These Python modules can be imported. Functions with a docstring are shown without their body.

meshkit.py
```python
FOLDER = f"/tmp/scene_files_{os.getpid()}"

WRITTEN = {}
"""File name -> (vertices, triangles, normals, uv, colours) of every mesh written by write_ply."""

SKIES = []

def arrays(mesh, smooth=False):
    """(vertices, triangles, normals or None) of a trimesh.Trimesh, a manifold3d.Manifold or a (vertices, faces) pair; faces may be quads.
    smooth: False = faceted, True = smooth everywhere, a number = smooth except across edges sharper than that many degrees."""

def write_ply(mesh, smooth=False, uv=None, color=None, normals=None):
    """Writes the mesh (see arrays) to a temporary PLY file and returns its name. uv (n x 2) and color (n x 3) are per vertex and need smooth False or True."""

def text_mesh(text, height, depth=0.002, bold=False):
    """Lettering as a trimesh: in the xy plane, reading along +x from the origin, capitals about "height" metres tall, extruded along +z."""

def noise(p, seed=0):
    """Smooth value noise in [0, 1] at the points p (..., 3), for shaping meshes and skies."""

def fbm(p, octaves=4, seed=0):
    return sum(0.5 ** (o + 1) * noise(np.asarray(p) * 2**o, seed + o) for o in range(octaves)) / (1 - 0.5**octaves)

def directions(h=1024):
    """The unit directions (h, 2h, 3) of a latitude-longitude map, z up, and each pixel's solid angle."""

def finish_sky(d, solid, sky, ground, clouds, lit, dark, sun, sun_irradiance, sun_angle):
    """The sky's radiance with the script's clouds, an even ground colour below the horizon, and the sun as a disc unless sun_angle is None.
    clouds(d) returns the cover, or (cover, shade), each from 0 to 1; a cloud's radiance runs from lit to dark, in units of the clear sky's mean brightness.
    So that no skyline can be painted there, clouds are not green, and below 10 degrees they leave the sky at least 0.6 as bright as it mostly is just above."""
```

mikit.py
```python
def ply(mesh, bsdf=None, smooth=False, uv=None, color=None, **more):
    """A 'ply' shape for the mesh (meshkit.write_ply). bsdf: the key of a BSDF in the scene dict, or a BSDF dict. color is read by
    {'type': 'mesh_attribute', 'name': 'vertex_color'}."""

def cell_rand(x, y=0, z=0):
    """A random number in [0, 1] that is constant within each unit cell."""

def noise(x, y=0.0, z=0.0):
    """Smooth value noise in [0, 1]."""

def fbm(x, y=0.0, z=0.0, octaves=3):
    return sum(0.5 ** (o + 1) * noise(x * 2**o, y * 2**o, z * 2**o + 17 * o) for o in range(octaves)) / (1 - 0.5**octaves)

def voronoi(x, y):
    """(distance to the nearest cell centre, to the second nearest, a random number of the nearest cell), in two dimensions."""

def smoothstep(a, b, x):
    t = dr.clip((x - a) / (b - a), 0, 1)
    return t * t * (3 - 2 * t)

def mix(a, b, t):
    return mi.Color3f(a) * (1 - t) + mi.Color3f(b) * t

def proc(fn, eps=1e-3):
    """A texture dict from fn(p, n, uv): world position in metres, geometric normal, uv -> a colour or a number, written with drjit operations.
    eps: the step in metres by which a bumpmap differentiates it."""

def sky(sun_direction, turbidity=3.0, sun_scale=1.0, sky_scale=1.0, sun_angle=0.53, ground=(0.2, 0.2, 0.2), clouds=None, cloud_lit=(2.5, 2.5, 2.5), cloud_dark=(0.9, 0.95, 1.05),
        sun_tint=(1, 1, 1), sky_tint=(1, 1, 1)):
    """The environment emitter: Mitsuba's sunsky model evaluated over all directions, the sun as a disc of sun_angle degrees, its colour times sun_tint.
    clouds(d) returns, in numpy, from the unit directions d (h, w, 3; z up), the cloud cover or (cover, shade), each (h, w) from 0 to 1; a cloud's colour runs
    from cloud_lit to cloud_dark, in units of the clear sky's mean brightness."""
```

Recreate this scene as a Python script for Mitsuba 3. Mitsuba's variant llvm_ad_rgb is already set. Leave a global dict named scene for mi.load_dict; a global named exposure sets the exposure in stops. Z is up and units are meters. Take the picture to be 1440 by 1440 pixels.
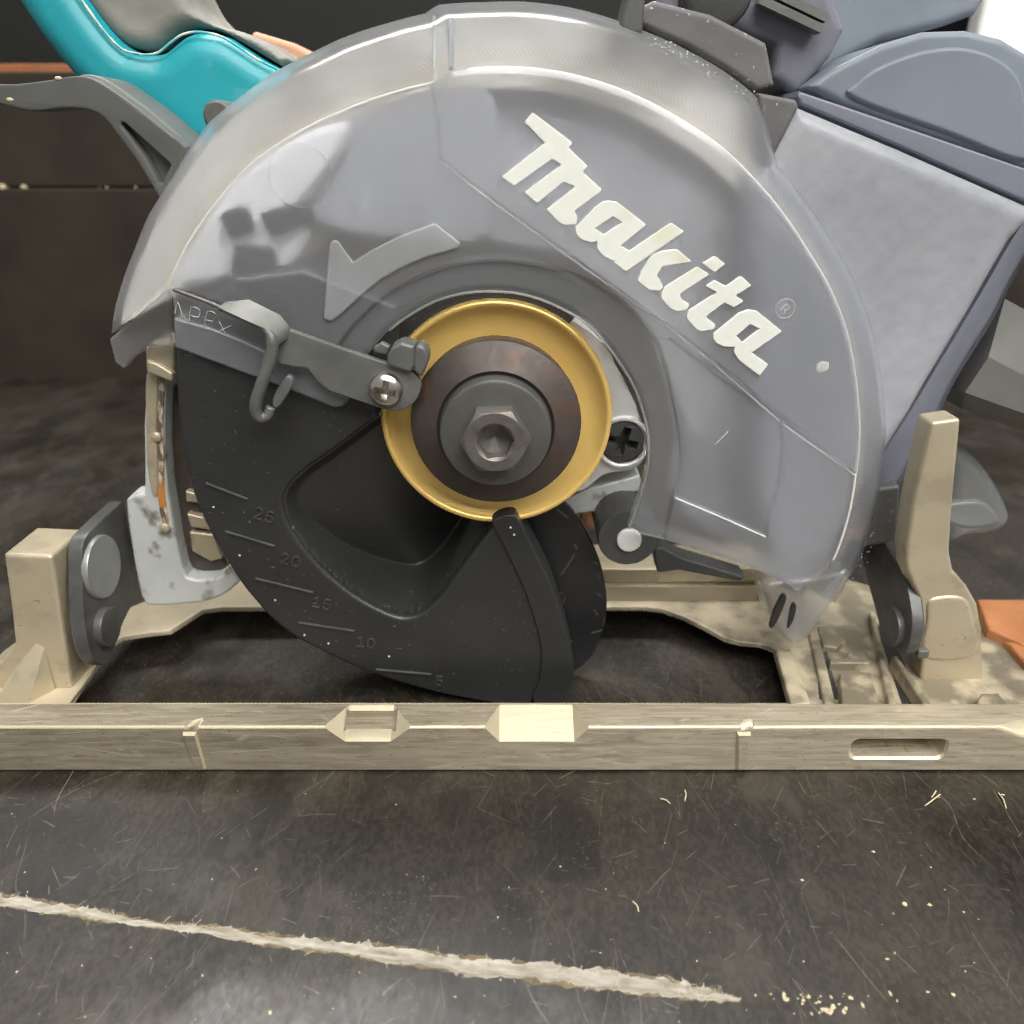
import math, numpy as np, trimesh, mitsuba as mi, drjit as dr, mikit, meshkit, manifold3d as m3
import shapely, shapely.geometry as sg
from shapely import affinity
from scipy.spatial import Delaunay
from mikit import noise, fbm, smoothstep, mix, cell_rand
T = mi.ScalarTransform4f
scene, labels = {}, {}
# ------------------------------------------------------------------ camera, light, exposure
PITCH, FOC = math.radians(25.0), 1090 / 720
CAM = np.array([0.0, -162.5, 131.5])                     # millimetres; the saw's blade axis runs along +Y, z = 0 is the bench
FWD, UPV = np.array([0, math.cos(PITCH), -math.sin(PITCH)]), np.array([0, math.sin(PITCH), math.cos(PITCH)])
scene['camera'] = {'type': 'thinlens', 'fov': 2 * math.degrees(math.atan(1 / FOC)), 'fov_axis': 'x', 'aperture_radius': 0.0008, 'focus_distance': 0.164,
                   'near_clip': 0.01, 'far_clip': 20.0,
                   'to_world': T().look_at(origin=(CAM / 1000).tolist(), target=((CAM + FWD * 100) / 1000).tolist(), up=[0, 0, 1])}
exposure = 1.0
scene['room_light'] = {'type': 'constant', 'radiance': {'type': 'rgb', 'value': [0.16, 0.158, 0.152]}}


def unseen_lamp(name, centre, size, power, aim):  # a rectangular area light out of view, turned towards the saw
    scene[name] = {'type': 'rectangle', 'to_world': T().look_at(origin=centre, target=aim, up=[0, 1, 0.01]) @ T().scale([size[0] / 2, size[1] / 2, 1]),
                   'emitter': {'type': 'area', 'radiance': {'type': 'rgb', 'value': power}}}
    labels[name] = {'label': 'lamp', 'category': 'lamp'}


unseen_lamp('unseen_lamp', [-0.25, 0.8, 1.6], [1.3, 0.6], [8.0, 7.85, 7.5], [0, 0, 0])
unseen_lamp('unseen_lamp_001', [0.3, -0.72, 1.15], [1.4, 0.9], [4.9, 4.85, 4.65], [0, 0, 0])  # added key light, unseen: brightens upright faces and the inside of the cover
labels['unseen_lamp']['label'] = 'long ceiling lamp above the back of the workbench'
labels['unseen_lamp_001']['label'] = 'added key lamp out of view above the front right of the workbench'


# ------------------------------------------------------------------ measuring: photo measurements to millimetres on a plane of the saw
def ray(px, py):
    a = np.asarray([px, py], float)
    return FWD + np.array([1, 0, 0]) * (a[0] - 720) / 1090 + UPV * (720 - a[1]) / 1090


def at(px, py, y):                                        # on the upright plane at depth y
    d = ray(px, py)
    return CAM + d * (y - CAM[1]) / d[1]


def onz(px, py, z):                                       # on the level plane at height z
    d = ray(px, py)
    return CAM + d * (z - CAM[2]) / d[2]


def atx(px, py, x):                                       # on the plane across the bench at x
    d = ray(px, py)
    return CAM + d * (x - CAM[0]) / d[0]


def xz(pts, y):
    return [tuple(at(p[0], p[1], y)[[0, 2]]) for p in pts]


def xy(pts, z):
    return [tuple(onz(p[0], p[1], z)[[0, 1]]) for p in pts]


def yz(pts, x):
    return [tuple(atx(p[0], p[1], x)[[1, 2]]) for p in pts]


def curve(pts, n=6, closed=False):
    p = np.asarray(pts, float)
    q = np.vstack([p[-1:], p, p[:2]]) if closed else np.vstack([2 * p[:1] - p[1:2], p, 2 * p[-1:] - p[-2:-1]])
    out = []
    for i in range(1, len(q) - 2):
        for t in np.arange(n) / n:
            a, b, c, d = q[i - 1:i + 3]
            out.append(0.5 * (2 * b + (c - a) * t + (2 * a - 5 * b + 4 * c - d) * t * t + (3 * b - a - 3 * c + d) * t ** 3))
    if not closed:
        out.append(p[-1])
    return [tuple(v) for v in out]


def poly(pts, r=0.0):
    g = sg.Polygon(pts).buffer(0)
    if r:
        g = g.buffer(-r, quad_segs=5).buffer(2 * r, quad_segs=5).buffer(-r, quad_segs=5)
    if g.geom_type != 'Polygon':
        g = max(g.geoms, key=lambda k: k.area)
    return sg.Polygon(g.exterior)


# ------------------------------------------------------------------ mesh helpers (millimetres)
XZ = lambda u, v, w: np.stack([u, w, v], -1)              # outline in x, z; w = depth y
XY = lambda u, v, w: np.stack([u, v, w], -1)              # outline in x, y; w = height z
YZ = lambda u, v, w: np.stack([w, u, v], -1)              # outline in y, z; w = x


def fix(m):
    m.merge_vertices(digits_vertex=6)
    m.update_faces(m.nondegenerate_faces())
    if m.volume < 0:
        m.invert()
    return m


def inset(ring, d):
    a = np.asarray(ring)
    e = np.roll(a, -1, 0) - a
    e /= np.linalg.norm(e, axis=1, keepdims=True) + 1e-12
    nrm = np.stack([-e[:, 1], e[:, 0]], 1)
    s = nrm + np.roll(nrm, 1, 0)
    s /= np.linalg.norm(s, axis=1, keepdims=True) + 1e-12
    return a + s * d / np.maximum((s * nrm).sum(1, keepdims=True), 0.5)


def loft(g, profile, plane=XZ):
    """An outline carried along the profile [(inset, depth), ...], capped at both ends."""
    g = shapely.geometry.polygon.orient(shapely.remove_repeated_points(g, 0.02))
    rings = [np.array(r.coords)[:-1] for r in [g.exterior, *g.interiors]]
    vs, fs, at_ = [], [], 0
    for r in rings:
        n = len(r)
        for d, w in profile:
            q = inset(r, d)
            vs.append(plane(q[:, 0], q[:, 1], np.full(n, float(w))))
        i = np.arange(n)
        for k in range(len(profile) - 1):
            a, b = at_ + k * n + i, at_ + k * n + (i + 1) % n
            fs += [np.stack([a, b, b + n], 1), np.stack([a, b + n, a + n], 1)]
        at_ += n * len(profile)
    for end, flip in ((0, True), (-1, False)):
        d, w = profile[end]
        pp = [inset(r, d) for r in rings]
        q, f = trimesh.creation.triangulate_polygon(sg.Polygon(pp[0], pp[1:]), engine='earcut')
        q, f = np.asarray(q), np.asarray(f)
        c2 = q[f]
        ar = (c2[:, 1, 0] - c2[:, 0, 0]) * (c2[:, 2, 1] - c2[:, 0, 1]) - (c2[:, 1, 1] - c2[:, 0, 1]) * (c2[:, 2, 0] - c2[:, 0, 0])
        f = np.where((ar < 0)[:, None], f[:, ::-1], f)
        vs.append(plane(q[:, 0], q[:, 1], np.full(len(q), float(w))))
        fs.append((f[:, ::-1] if flip else f) + at_)
        at_ += len(q)
    return fix(trimesh.Trimesh(np.vstack(vs), np.vstack(fs), process=False))


def slab(g, w0, w1, r=0.6, plane=XZ, steps=3, both=False):
    """A plate from w0 (its seen side) to w1 with a rounded edge of radius r at w0."""
    s = 1 if w1 > w0 else -1
    arc = [(r * (1 - math.sin(t)), w0 + s * r * (1 - math.cos(t))) for t in np.linspace(0, math.pi / 2, steps + 1)]
    end = [(r * (1 - math.sin(t)), w1 - s * r * (1 - math.cos(t))) for t in np.linspace(math.pi / 2, 0, steps + 1)] if both else [(0, w1)]
    for d in {a[0] for a in arc + end}:
        for ring in [g.exterior, *g.interiors]:
            if plane is XZ and not g.interiors and not sg.Polygon(inset(np.array(shapely.geometry.polygon.orient(g).exterior.coords)[:-1], d)).is_valid:
                return pillow(g, w0, w1, r, 0.6)
    return loft(g, arc + end, plane)


def lathe(profile, cx, cz, n=96):
    """Revolved about the axis through (cx, cz) along y; profile [(radius, y), ...]."""
    a = np.arange(n) * 2 * np.pi / n
    p = np.array(profile, float)
    v = np.stack([cx + p[:, :1] * np.cos(a), np.repeat(p[:, 1:], n, 1), cz + p[:, :1] * np.sin(a)], -1).reshape(-1, 3)
    i = np.arange(n)
    f = []
    for k in range(len(p) - 1):
        q, b = k * n + i, k * n + (i + 1) % n
        f += [np.stack([q, b, b + n], 1), np.stack([q, b + n, q + n], 1)]
    return fix(trimesh.Trimesh(v, np.vstack(f), process=False))


def tube(pts, r, n=12):
    p = np.asarray(pts, float)
    t = np.gradient(p, axis=0)
    t /= np.linalg.norm(t, axis=1, keepdims=True)
    ref = np.array([0.13, 0.2, 1.0])
    u = np.cross(t, ref)
    u /= np.linalg.norm(u, axis=1, keepdims=True)
    w = np.cross(t, u)
    a = np.arange(n) * 2 * np.pi / n
    rr = np.broadcast_to(r, len(p))[:, None, None]
    v = (p[:, None] + rr * (np.cos(a)[None, :, None] * u[:, None] + np.sin(a)[None, :, None] * w[:, None])).reshape(-1, 3)
    i, f = np.arange(n), []
    for k in range(len(p) - 1):
        q, b = k * n + i, k * n + (i + 1) % n
        f += [np.stack([q, b, b + n], 1), np.stack([q, b + n, q + n], 1)]
    c = len(v)
    v = np.vstack([v, p[:1], p[-1:]])
    f += [np.stack([i * 0 + c, (i + 1) % n, i], 1), np.stack([i * 0 + c + 1, (len(p) - 1) * n + i, (len(p) - 1) * n + (i + 1) % n], 1)]
    return fix(trimesh.Trimesh(v, np.vstack(f), process=False))


def mani(m):
    return m3.Manifold(m3.Mesh(np.asarray(m.vertices, np.float32), np.asarray(m.faces, np.uint32)))


def unmani(m):
    k = m.to_mesh()
    return trimesh.Trimesh(k.vert_properties[:, :3], k.tri_verts, process=False)


def hull(pts):
    return m3.Manifold.hull_points(np.asarray(pts, float))


def rbox(x0, x1, y0, y1, z0, z1, r=0.8):
    s = m3.Manifold.sphere(r, 16)
    return unmani(m3.Manifold.batch_hull([s.translate((x, y, z)) for x in (x0 + r, x1 - r) for y in (y0 + r, y1 - r) for z in (z0 + r, z1 - r)]))


def relief(g, yfun, step=0.6, lines=(), plane=XZ):
    """A sheet over the outline g whose depth is yfun(points); dense along its outline and along the given lines."""
    x0, z0, x1, z1 = g.bounds
    gx, gz = np.meshgrid(np.arange(x0, x1, step), np.arange(z0, z1, step))
    gx[::2] += step / 2
    p = np.stack([gx.ravel(), gz.ravel()], 1)
    shapely.prepare(g)
    p = p[shapely.contains_xy(g.buffer(-0.45 * step), p[:, 0], p[:, 1])]
    edge = [np.array([r.interpolate(t).coords[0] for t in np.arange(0, r.length, step * 0.7)]) for r in [g.exterior, *g.interiors]]
    p = np.vstack([p, *edge, *lines])
    tri = Delaunay(p).simplices
    c = p[tri].mean(1)
    tri = tri[shapely.contains_xy(g.buffer(step * 0.02), c[:, 0], c[:, 1])]
    m = trimesh.Trimesh(plane(p[:, 0], p[:, 1], yfun(p)), tri, process=False)
    e = p[tri]
    area = np.abs((e[:, 1, 0] - e[:, 0, 0]) * (e[:, 2, 1] - e[:, 0, 1]) - (e[:, 1, 1] - e[:, 0, 1]) * (e[:, 2, 0] - e[:, 0, 0]))
    m.update_faces(area > 1e-6)
    m.remove_unreferenced_vertices()
    flip = m.face_normals[:, {0: 1}.get(0)] > 0 if plane is XZ else None
    if plane is XZ:
        m.faces = np.where(flip[:, None], m.faces[:, ::-1], m.faces)
    return m


def pillow(g, y0, y1, r, step=0.8, plane=XZ):
    """A body with a well rounded front edge (radius r) at y0 and straight sides back to y1; safe for narrow outlines."""
    fun = lambda p: y0 + r - np.sqrt(np.maximum(r * r - np.maximum(r - shapely.distance(g.boundary, shapely.points(p)), 0) ** 2, 0))
    g = sg.Polygon(g.exterior)
    extra = []
    for k in (0.02, 0.06, 0.13, 0.25, 0.42, 0.65, 1.0):
        h = g.buffer(-r * k)
        for q in getattr(h, 'geoms', [h]):
            if not q.is_empty:
                extra.append(np.array([q.exterior.interpolate(t).coords[0] for t in np.arange(0, q.exterior.length, max(step * 0.7, 0.35))]))
    top = relief(g, fun, step, extra, plane)
    b = np.array([g.exterior.interpolate(t).coords[0] for t in np.arange(0, g.exterior.length, step * 0.7)])
    n, i = len(b), np.arange(len(b))
    side = np.vstack([plane(b[:, 0], b[:, 1], np.full(n, w)) for w in (y0 + r, y1)])
    f = np.vstack([np.stack([i, (i + 1) % n, (i + 1) % n + n], 1), np.stack([i, (i + 1) % n + n, i + n], 1)])
    m = trimesh.util.concatenate([top, trimesh.Trimesh(side, f, process=False)])
    m.merge_vertices(digits_vertex=4)
    return m


def sd(p, g):                                             # signed distance, positive inside
    q = shapely.points(p)
    d = shapely.distance(g.boundary, q)
    return np.where(shapely.contains_xy(g, p[:, 0], p[:, 1]), d, -d)


def ss(a, b, x):
    t = np.clip((x - a) / (b - a), 0, 1)
    return t * t * (3 - 2 * t)


count = {}


def add(key, mesh, bsdf, smooth=35, label=None, category=None, group=None, kind=None):
    k = count.get(key, 0)
    count[key] = k + 1
    if k:
        key = f'{key}_{k:03d}'
    if isinstance(mesh, (list, tuple)):
        mesh = trimesh.util.concatenate(list(mesh))
    mesh = mesh.copy()
    mesh.apply_scale(0.001)
    scene[key] = mikit.ply(mesh, bsdf, smooth=smooth)
    e = {k2: v for k2, v in dict(label=label, category=category, group=group, kind=kind).items() if v}
    if e:
        labels[key] = e
    return key


# ------------------------------------------------------------------ materials
def rgb(*c):
    return {'type': 'rgb', 'value': list(c)}


def mat(name, color, rough=0.5, bump=None, bump_scale=1.0, eps=2e-4, **more):
    tex = lambda c: c if isinstance(c, (dict, float, int)) else mikit.proc(c, eps) if callable(c) else rgb(*c)
    b = {'type': 'principled', 'base_color': tex(color), 'roughness': tex(rough), **more}
    if bump:
        b = {'type': 'bumpmap', 'arbitrary': mikit.proc(bump, eps), 'scale': bump_scale, 'bsdf': b}
    scene[name] = {'type': 'twosided', 'bsdf': b}


def streaks(x, y, scale, prob, width, seed):
    """Scratches: in every cell a short straight line of its own direction; returns 0..1."""
    x, y = x * scale, y * scale
    best = mi.Float(0)
    for a in (-1, 0, 1):
        for b in (-1, 0, 1):
            cx, cy = dr.floor(x) + a, dr.floor(y) + b
            k = cell_rand(cx, cy, seed)
            ang = cell_rand(cx, cy, seed + 1) * 3.14159
            ln = 0.12 + 0.75 * dr.square(cell_rand(cx, cy, seed + 2))
            ox, oy = x - cx - cell_rand(cx, cy, seed + 3), y - cy - cell_rand(cx, cy, seed + 4)
            u, v = ox * dr.cos(ang) + oy * dr.sin(ang), -ox * dr.sin(ang) + oy * dr.cos(ang)
            v = v + 0.07 * u * u * (cell_rand(cx, cy, seed + 5) - 0.5) * 2
            line = (1 - smoothstep(width * 0.4, width, dr.abs(v))) * (1 - smoothstep(0.7, 1.0, dr.abs(u) / ln))
            best = dr.maximum(best, dr.select(k < prob, line * (0.25 + 0.75 * cell_rand(cx, cy, seed + 6)), 0))
    return best


def bench_color(p, n, uv):
    x, y = p.x, p.y + p.z * 0.7
    wx, wy = x + 0.004 * (noise(x * 90, y * 90, 2) - 0.5), y + 0.004 * (noise(x * 90, y * 90, 8) - 0.5)
    near = smoothstep(0.05, -0.02, p.y)
    m = smoothstep(0.3, 0.7, fbm(wx * 40, wy * 40, 3, octaves=5))
    c = mix([0.010, 0.0079, 0.0056], [0.033, 0.0265, 0.019], 0.45 * m + 0.55 * smoothstep(0.25, 0.75, fbm(x * 1500, y * 900, 7, octaves=3)))
    st = smoothstep(0.56, 0.66, fbm(wx * 75 + 4, wy * 45, 6, octaves=5))
    c = mix(c, [0.006, 0.0054, 0.0046], st * 0.6)
    sc = smoothstep(0.54, 0.70, fbm(wx * 120, wy * 70, 12, octaves=5)) * smoothstep(0.35, 0.6, noise(x * 18, y * 18, 3))
    c = mix(c, [0.055, 0.047, 0.036], sc * 0.35)
    gate = 0.3 + 0.7 * smoothstep(0.3, 0.6, fbm(x * 20, y * 20, 9))
    rough_ = 0.35 + 0.65 * noise(x * 900, y * 900, 4)
    long_ = streaks(wx * 1.2, wy * 0.55, 38, 0.5, 0.0075, 11) * 0.9 + streaks(wx * 1.1, wy * 0.6, 62, 0.55, 0.011, 31) * 0.8
    short = streaks(x * 1.5, y * 0.7, 120, 0.8, 0.022, 51) * 0.8 + streaks(x * 1.4 + 0.2, y * 0.75, 200, 0.7, 0.03, 81) * 0.6
    c = mix(c, [0.13, 0.115, 0.094], dr.clip((long_ * 1.1 + short) * gate * rough_, 0, 1) * near)
    d = 0.6 * smoothstep(0.84, 0.9, noise(x * 2100, y * 2100, 5)) * smoothstep(0.45, 0.7, fbm(x * 50, y * 50, 1))
    return mix(c, [0.12, 0.105, 0.085], d * 0.5)


def bench_rough(p, n, uv):
    x, y = p.x, p.y + p.z * 0.7
    return 0.30 + 0.22 * smoothstep(0.3, 0.7, fbm(x * 60, y * 45, 2, octaves=5)) + 0.1 * noise(x * 1200, y * 1200, 3)


mat('m_bench', bench_color, bench_rough, specular=0.5)
mat('m_panel', lambda p, n, uv: mix([0.019, 0.0145, 0.0095], [0.036, 0.0285, 0.0195], fbm(p.x * 40, p.z * 40)), 0.6, specular=0.3)
mat('m_wall', (0.0035, 0.0035, 0.003), 0.7)
mat('m_gouge', lambda p, n, uv: mix(mix([0.15, 0.125, 0.09], [0.46, 0.43, 0.37], fbm(p.x * 300, (p.y + p.x * 0.12) * 1900, 2, octaves=4)), [0.10, 0.075, 0.045], smoothstep(0.55, 0.8, fbm(p.x * 130, p.y * 700, 5)) * 0.35), 0.9)
mat('m_fringe', lambda p, n, uv: mix([0.05, 0.036, 0.02], [0.20, 0.155, 0.09], fbm(p.x * 400, p.y * 900, 2)), 0.9)


def cast_color(p, n, uv):
    a = fbm(p.x * 70, p.y * 70, p.z * 70)
    c = mix([0.41, 0.35, 0.245], [0.51, 0.44, 0.315], a)
    d = smoothstep(0.56, 0.75, fbm(p.x * 130 + 5, p.y * 130, p.z * 130, octaves=4))
    c = mix(c, [0.28, 0.235, 0.165], d * 0.4)
    return mix(c, [0.10, 0.08, 0.06], smoothstep(0.92, 0.96, noise(p.x * 1300, p.y * 1300, p.z * 1300)) * 0.5)


mat('m_cast', cast_color, lambda p, n, uv: 0.28 + 0.16 * fbm(p.x * 90, p.y * 90, p.z * 90), metallic=0.4, specular=0.5,
    bump=lambda p, n, uv: 0.00005 * fbm(p.x * 900, p.y * 900, p.z * 900), bump_scale=1.0)


mat('m_cast_dirty', lambda p, n, uv: mix(cast_color(p, n, uv), [0.10, 0.085, 0.06], smoothstep(0.35, 0.62, fbm(p.x * 150 + 2, p.y * 150, p.z * 150, octaves=5)) * smoothstep(0.03, 0.06, p.x) * 0.75),
    lambda p, n, uv: 0.35 + 0.2 * fbm(p.x * 90, p.y * 90, p.z * 90), metallic=0.2, specular=0.4)


def rail_color(p, n, uv):
    flat = smoothstep(0.9, 0.98, dr.maximum(dr.abs(n.y), dr.abs(n.z)))  # slanted facets turn paler: unworn paint, with their brighter light put in
    c = mix([0.47, 0.41, 0.28], [0.53, 0.465, 0.325], fbm(p.x * 60, p.y * 60, p.z * 60))
    a = p.z + p.y * 1.3
    s = fbm(p.x * 80, a * 1300, 2.0, octaves=4)
    w = mix([0.34, 0.29, 0.21], [0.46, 0.40, 0.30], smoothstep(0.2, 0.8, s))
    g = fbm(p.x * 150, a * 900, 5.0, octaves=4) * (0.7 + 0.5 * noise(p.x * 35, a * 60, 3.0))
    w = mix(w, [0.20, 0.165, 0.115], smoothstep(0.54, 0.74, g) * 0.4)
    w = mix(w, [0.24, 0.11, 0.06], smoothstep(0.72, 0.78, fbm(p.x * 260 + 3, a * 900, 7.0)) * 0.35)
    w = mix(w, w * 0.6, smoothstep(0.03, -0.06, p.x) * 0.9)
    sc = streaks(p.x * 0.5, a * 3.0, 120, 0.8, 0.05, 91) + streaks(p.x * 0.35, a * 4.5, 170, 0.8, 0.07, 96)
    w = mix(w, [0.66, 0.61, 0.52], dr.clip(sc, 0, 1) * 0.35)
    dk = streaks(p.x * 0.45 + 0.7, a * 3.6, 140, 0.75, 0.06, 121)
    w = mix(w, [0.15, 0.12, 0.09], dk * 0.4)
    w = mix(w, [0.05, 0.04, 0.03], smoothstep(0.88, 0.93, noise(p.x * 1400, p.y * 1400, p.z * 1400)) * 0.55)
    return mix(c, w, flat * 0.95)


mat('m_rail', rail_color, lambda p, n, uv: 0.30 + 0.22 * fbm(p.x * 60, p.y * 600, p.z * 600), metallic=0.35, specular=0.45,
    bump=lambda p, n, uv: 0.00006 * fbm(p.x * 200, p.y * 1500, p.z * 1500) + 0.00003 * noise(p.x * 2500, p.y * 2500, p.z * 2500), bump_scale=1.0)


def black_bump(p, n, uv):
    return 0.00006 * noise(p.x * 2900, p.y * 2900, p.z * 2900) + 0.00003 * noise(p.x * 1700, p.y * 1900, p.z * 1900)


def black_color(p, n, uv):
    a = fbm(p.x * 60, p.y * 60, p.z * 60)
    c = mix([0.017, 0.0172, 0.0172], [0.027, 0.027, 0.0264], a)
    return mix(c, [0.16, 0.15, 0.14], smoothstep(0.945, 0.97, noise(p.x * 1000, p.y * 900, p.z * 900)) * 0.5)


mat('m_black', black_color, 0.38, bump=black_bump, bump_scale=1.0, specular=0.5)
mat('m_black_worn', lambda p, n, uv: mix([0.020, 0.020, 0.020], [0.060, 0.059, 0.056], fbm(p.x * 300, p.y * 300, p.z * 300)), 0.42, specular=0.5)
mat('m_black_gloss', lambda p, n, uv: mix([0.012, 0.012, 0.013], [0.10, 0.10, 0.09], streaks(p.x, p.z, 170, 0.35, 0.06, 5) * 0.5), 0.3, specular=0.5)
GX, GZ = (at(698, 588.5, 2)[[0, 2]] / 1000).tolist()
mat('m_gold', lambda p, n, uv: mix([0.84, 0.55, 0.16], [0.90, 0.62, 0.21], fbm(p.x * 90, p.y * 90, p.z * 90)),
    lambda p, n, uv: 0.28 + 0.1 * fbm(p.x * 200, p.y * 200, p.z * 200), metallic=0.45,
    bump=lambda p, n, uv: 0.00003 * noise(dr.sqrt(dr.square(p.x - GX) + dr.square(p.z - GZ)) * 2600, 0.5, 0.5), bump_scale=1.0)


def washer_color(p, n, uv):
    a = fbm(p.x * 130, p.z * 130, 4, octaves=4)
    c = mix([0.045, 0.034, 0.029], [0.10, 0.082, 0.072], a)
    c = mix(c, [0.17, 0.062, 0.032], smoothstep(0.55, 0.8, fbm(p.x * 220 + 9, p.z * 220, 2)) * 0.25)
    return mix(c, [0.05, 0.04, 0.035], smoothstep(0.62, 0.85, fbm(p.x * 2200, p.z * 2200)) * 0.6)


mat('m_washer', washer_color, lambda p, n, uv: 0.36 + 0.22 * fbm(p.x * 900, p.z * 900), metallic=0.4)
mat('m_hex', lambda p, n, uv: mix([0.10, 0.10, 0.092], [0.165, 0.16, 0.148], fbm(p.x * 150, p.y * 150, p.z * 150)), 0.42, metallic=0.6)
mat('m_bolt', lambda p, n, uv: mix([0.09, 0.083, 0.076], [0.21, 0.19, 0.17], fbm(p.x * 400, p.y * 400, p.z * 400, octaves=4)), 0.45, metallic=0.6)
mat('m_steel', lambda p, n, uv: mix([0.095, 0.096, 0.092], [0.19, 0.19, 0.178], fbm(p.x * 160, p.y * 160, p.z * 160, octaves=4)),
    lambda p, n, uv: 0.42 + 0.2 * fbm(p.x * 250, p.y * 250, p.z * 250), metallic=0.5)
mat('m_screw', (0.62, 0.60, 0.55), 0.24, metallic=1.0)
mat('m_alloy', lambda p, n, uv: mix([0.60, 0.605, 0.59], [0.74, 0.74, 0.72], fbm(p.x * 60, p.y * 60, p.z * 60)), 0.45, metallic=0.2)
mat('m_alloy_dirty', lambda p, n, uv: mix(mix([0.40, 0.41, 0.40], [0.56, 0.57, 0.55], fbm(p.x * 60, p.y * 60, p.z * 60)), [0.16, 0.14, 0.11],
    smoothstep(0.56, 0.80, fbm(p.x * 260, p.y * 190, p.z * 190, octaves=4)) * smoothstep(0.008, 0.03, p.z)), 0.45, metallic=0.1)
mat('m_rubber', lambda p, n, uv: mix([0.022, 0.022, 0.022], [0.05, 0.05, 0.048], fbm(p.x * 120, p.y * 120, p.z * 120)), 0.5)
mat('m_link', lambda p, n, uv: mix([0.035, 0.036, 0.037], [0.085, 0.083, 0.078], fbm(p.x * 180, p.y * 180, p.z * 180, octaves=4)), 0.36, specular=0.5)
mat('m_pin', lambda p, n, uv: mix([0.22, 0.225, 0.215], [0.31, 0.31, 0.29], fbm(p.x * 200, p.y * 200, p.z * 200)), 0.4, metallic=0.5)
mat('m_grey', lambda p, n, uv: mix([0.065, 0.066, 0.062], [0.10, 0.10, 0.094], fbm(p.x * 90, p.y * 90, p.z * 90)), 0.42, specular=0.5)
mat('m_motor', lambda p, n, uv: mix([0.11, 0.11, 0.10], [0.16, 0.157, 0.142], fbm(p.x * 120, p.y * 120, p.z * 120, octaves=4)), 0.45)
mat('m_teal', lambda p, n, uv: mix(mix([0.008, 0.22, 0.265], [0.016, 0.29, 0.33], fbm(p.x * 40, p.y * 40, p.z * 40)), [0.25, 0.42, 0.42], smoothstep(0.6, 0.85, fbm(p.x * 140, p.y * 140, p.z * 140, octaves=4)) * 0.3), 0.44, specular=0.5)
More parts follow.
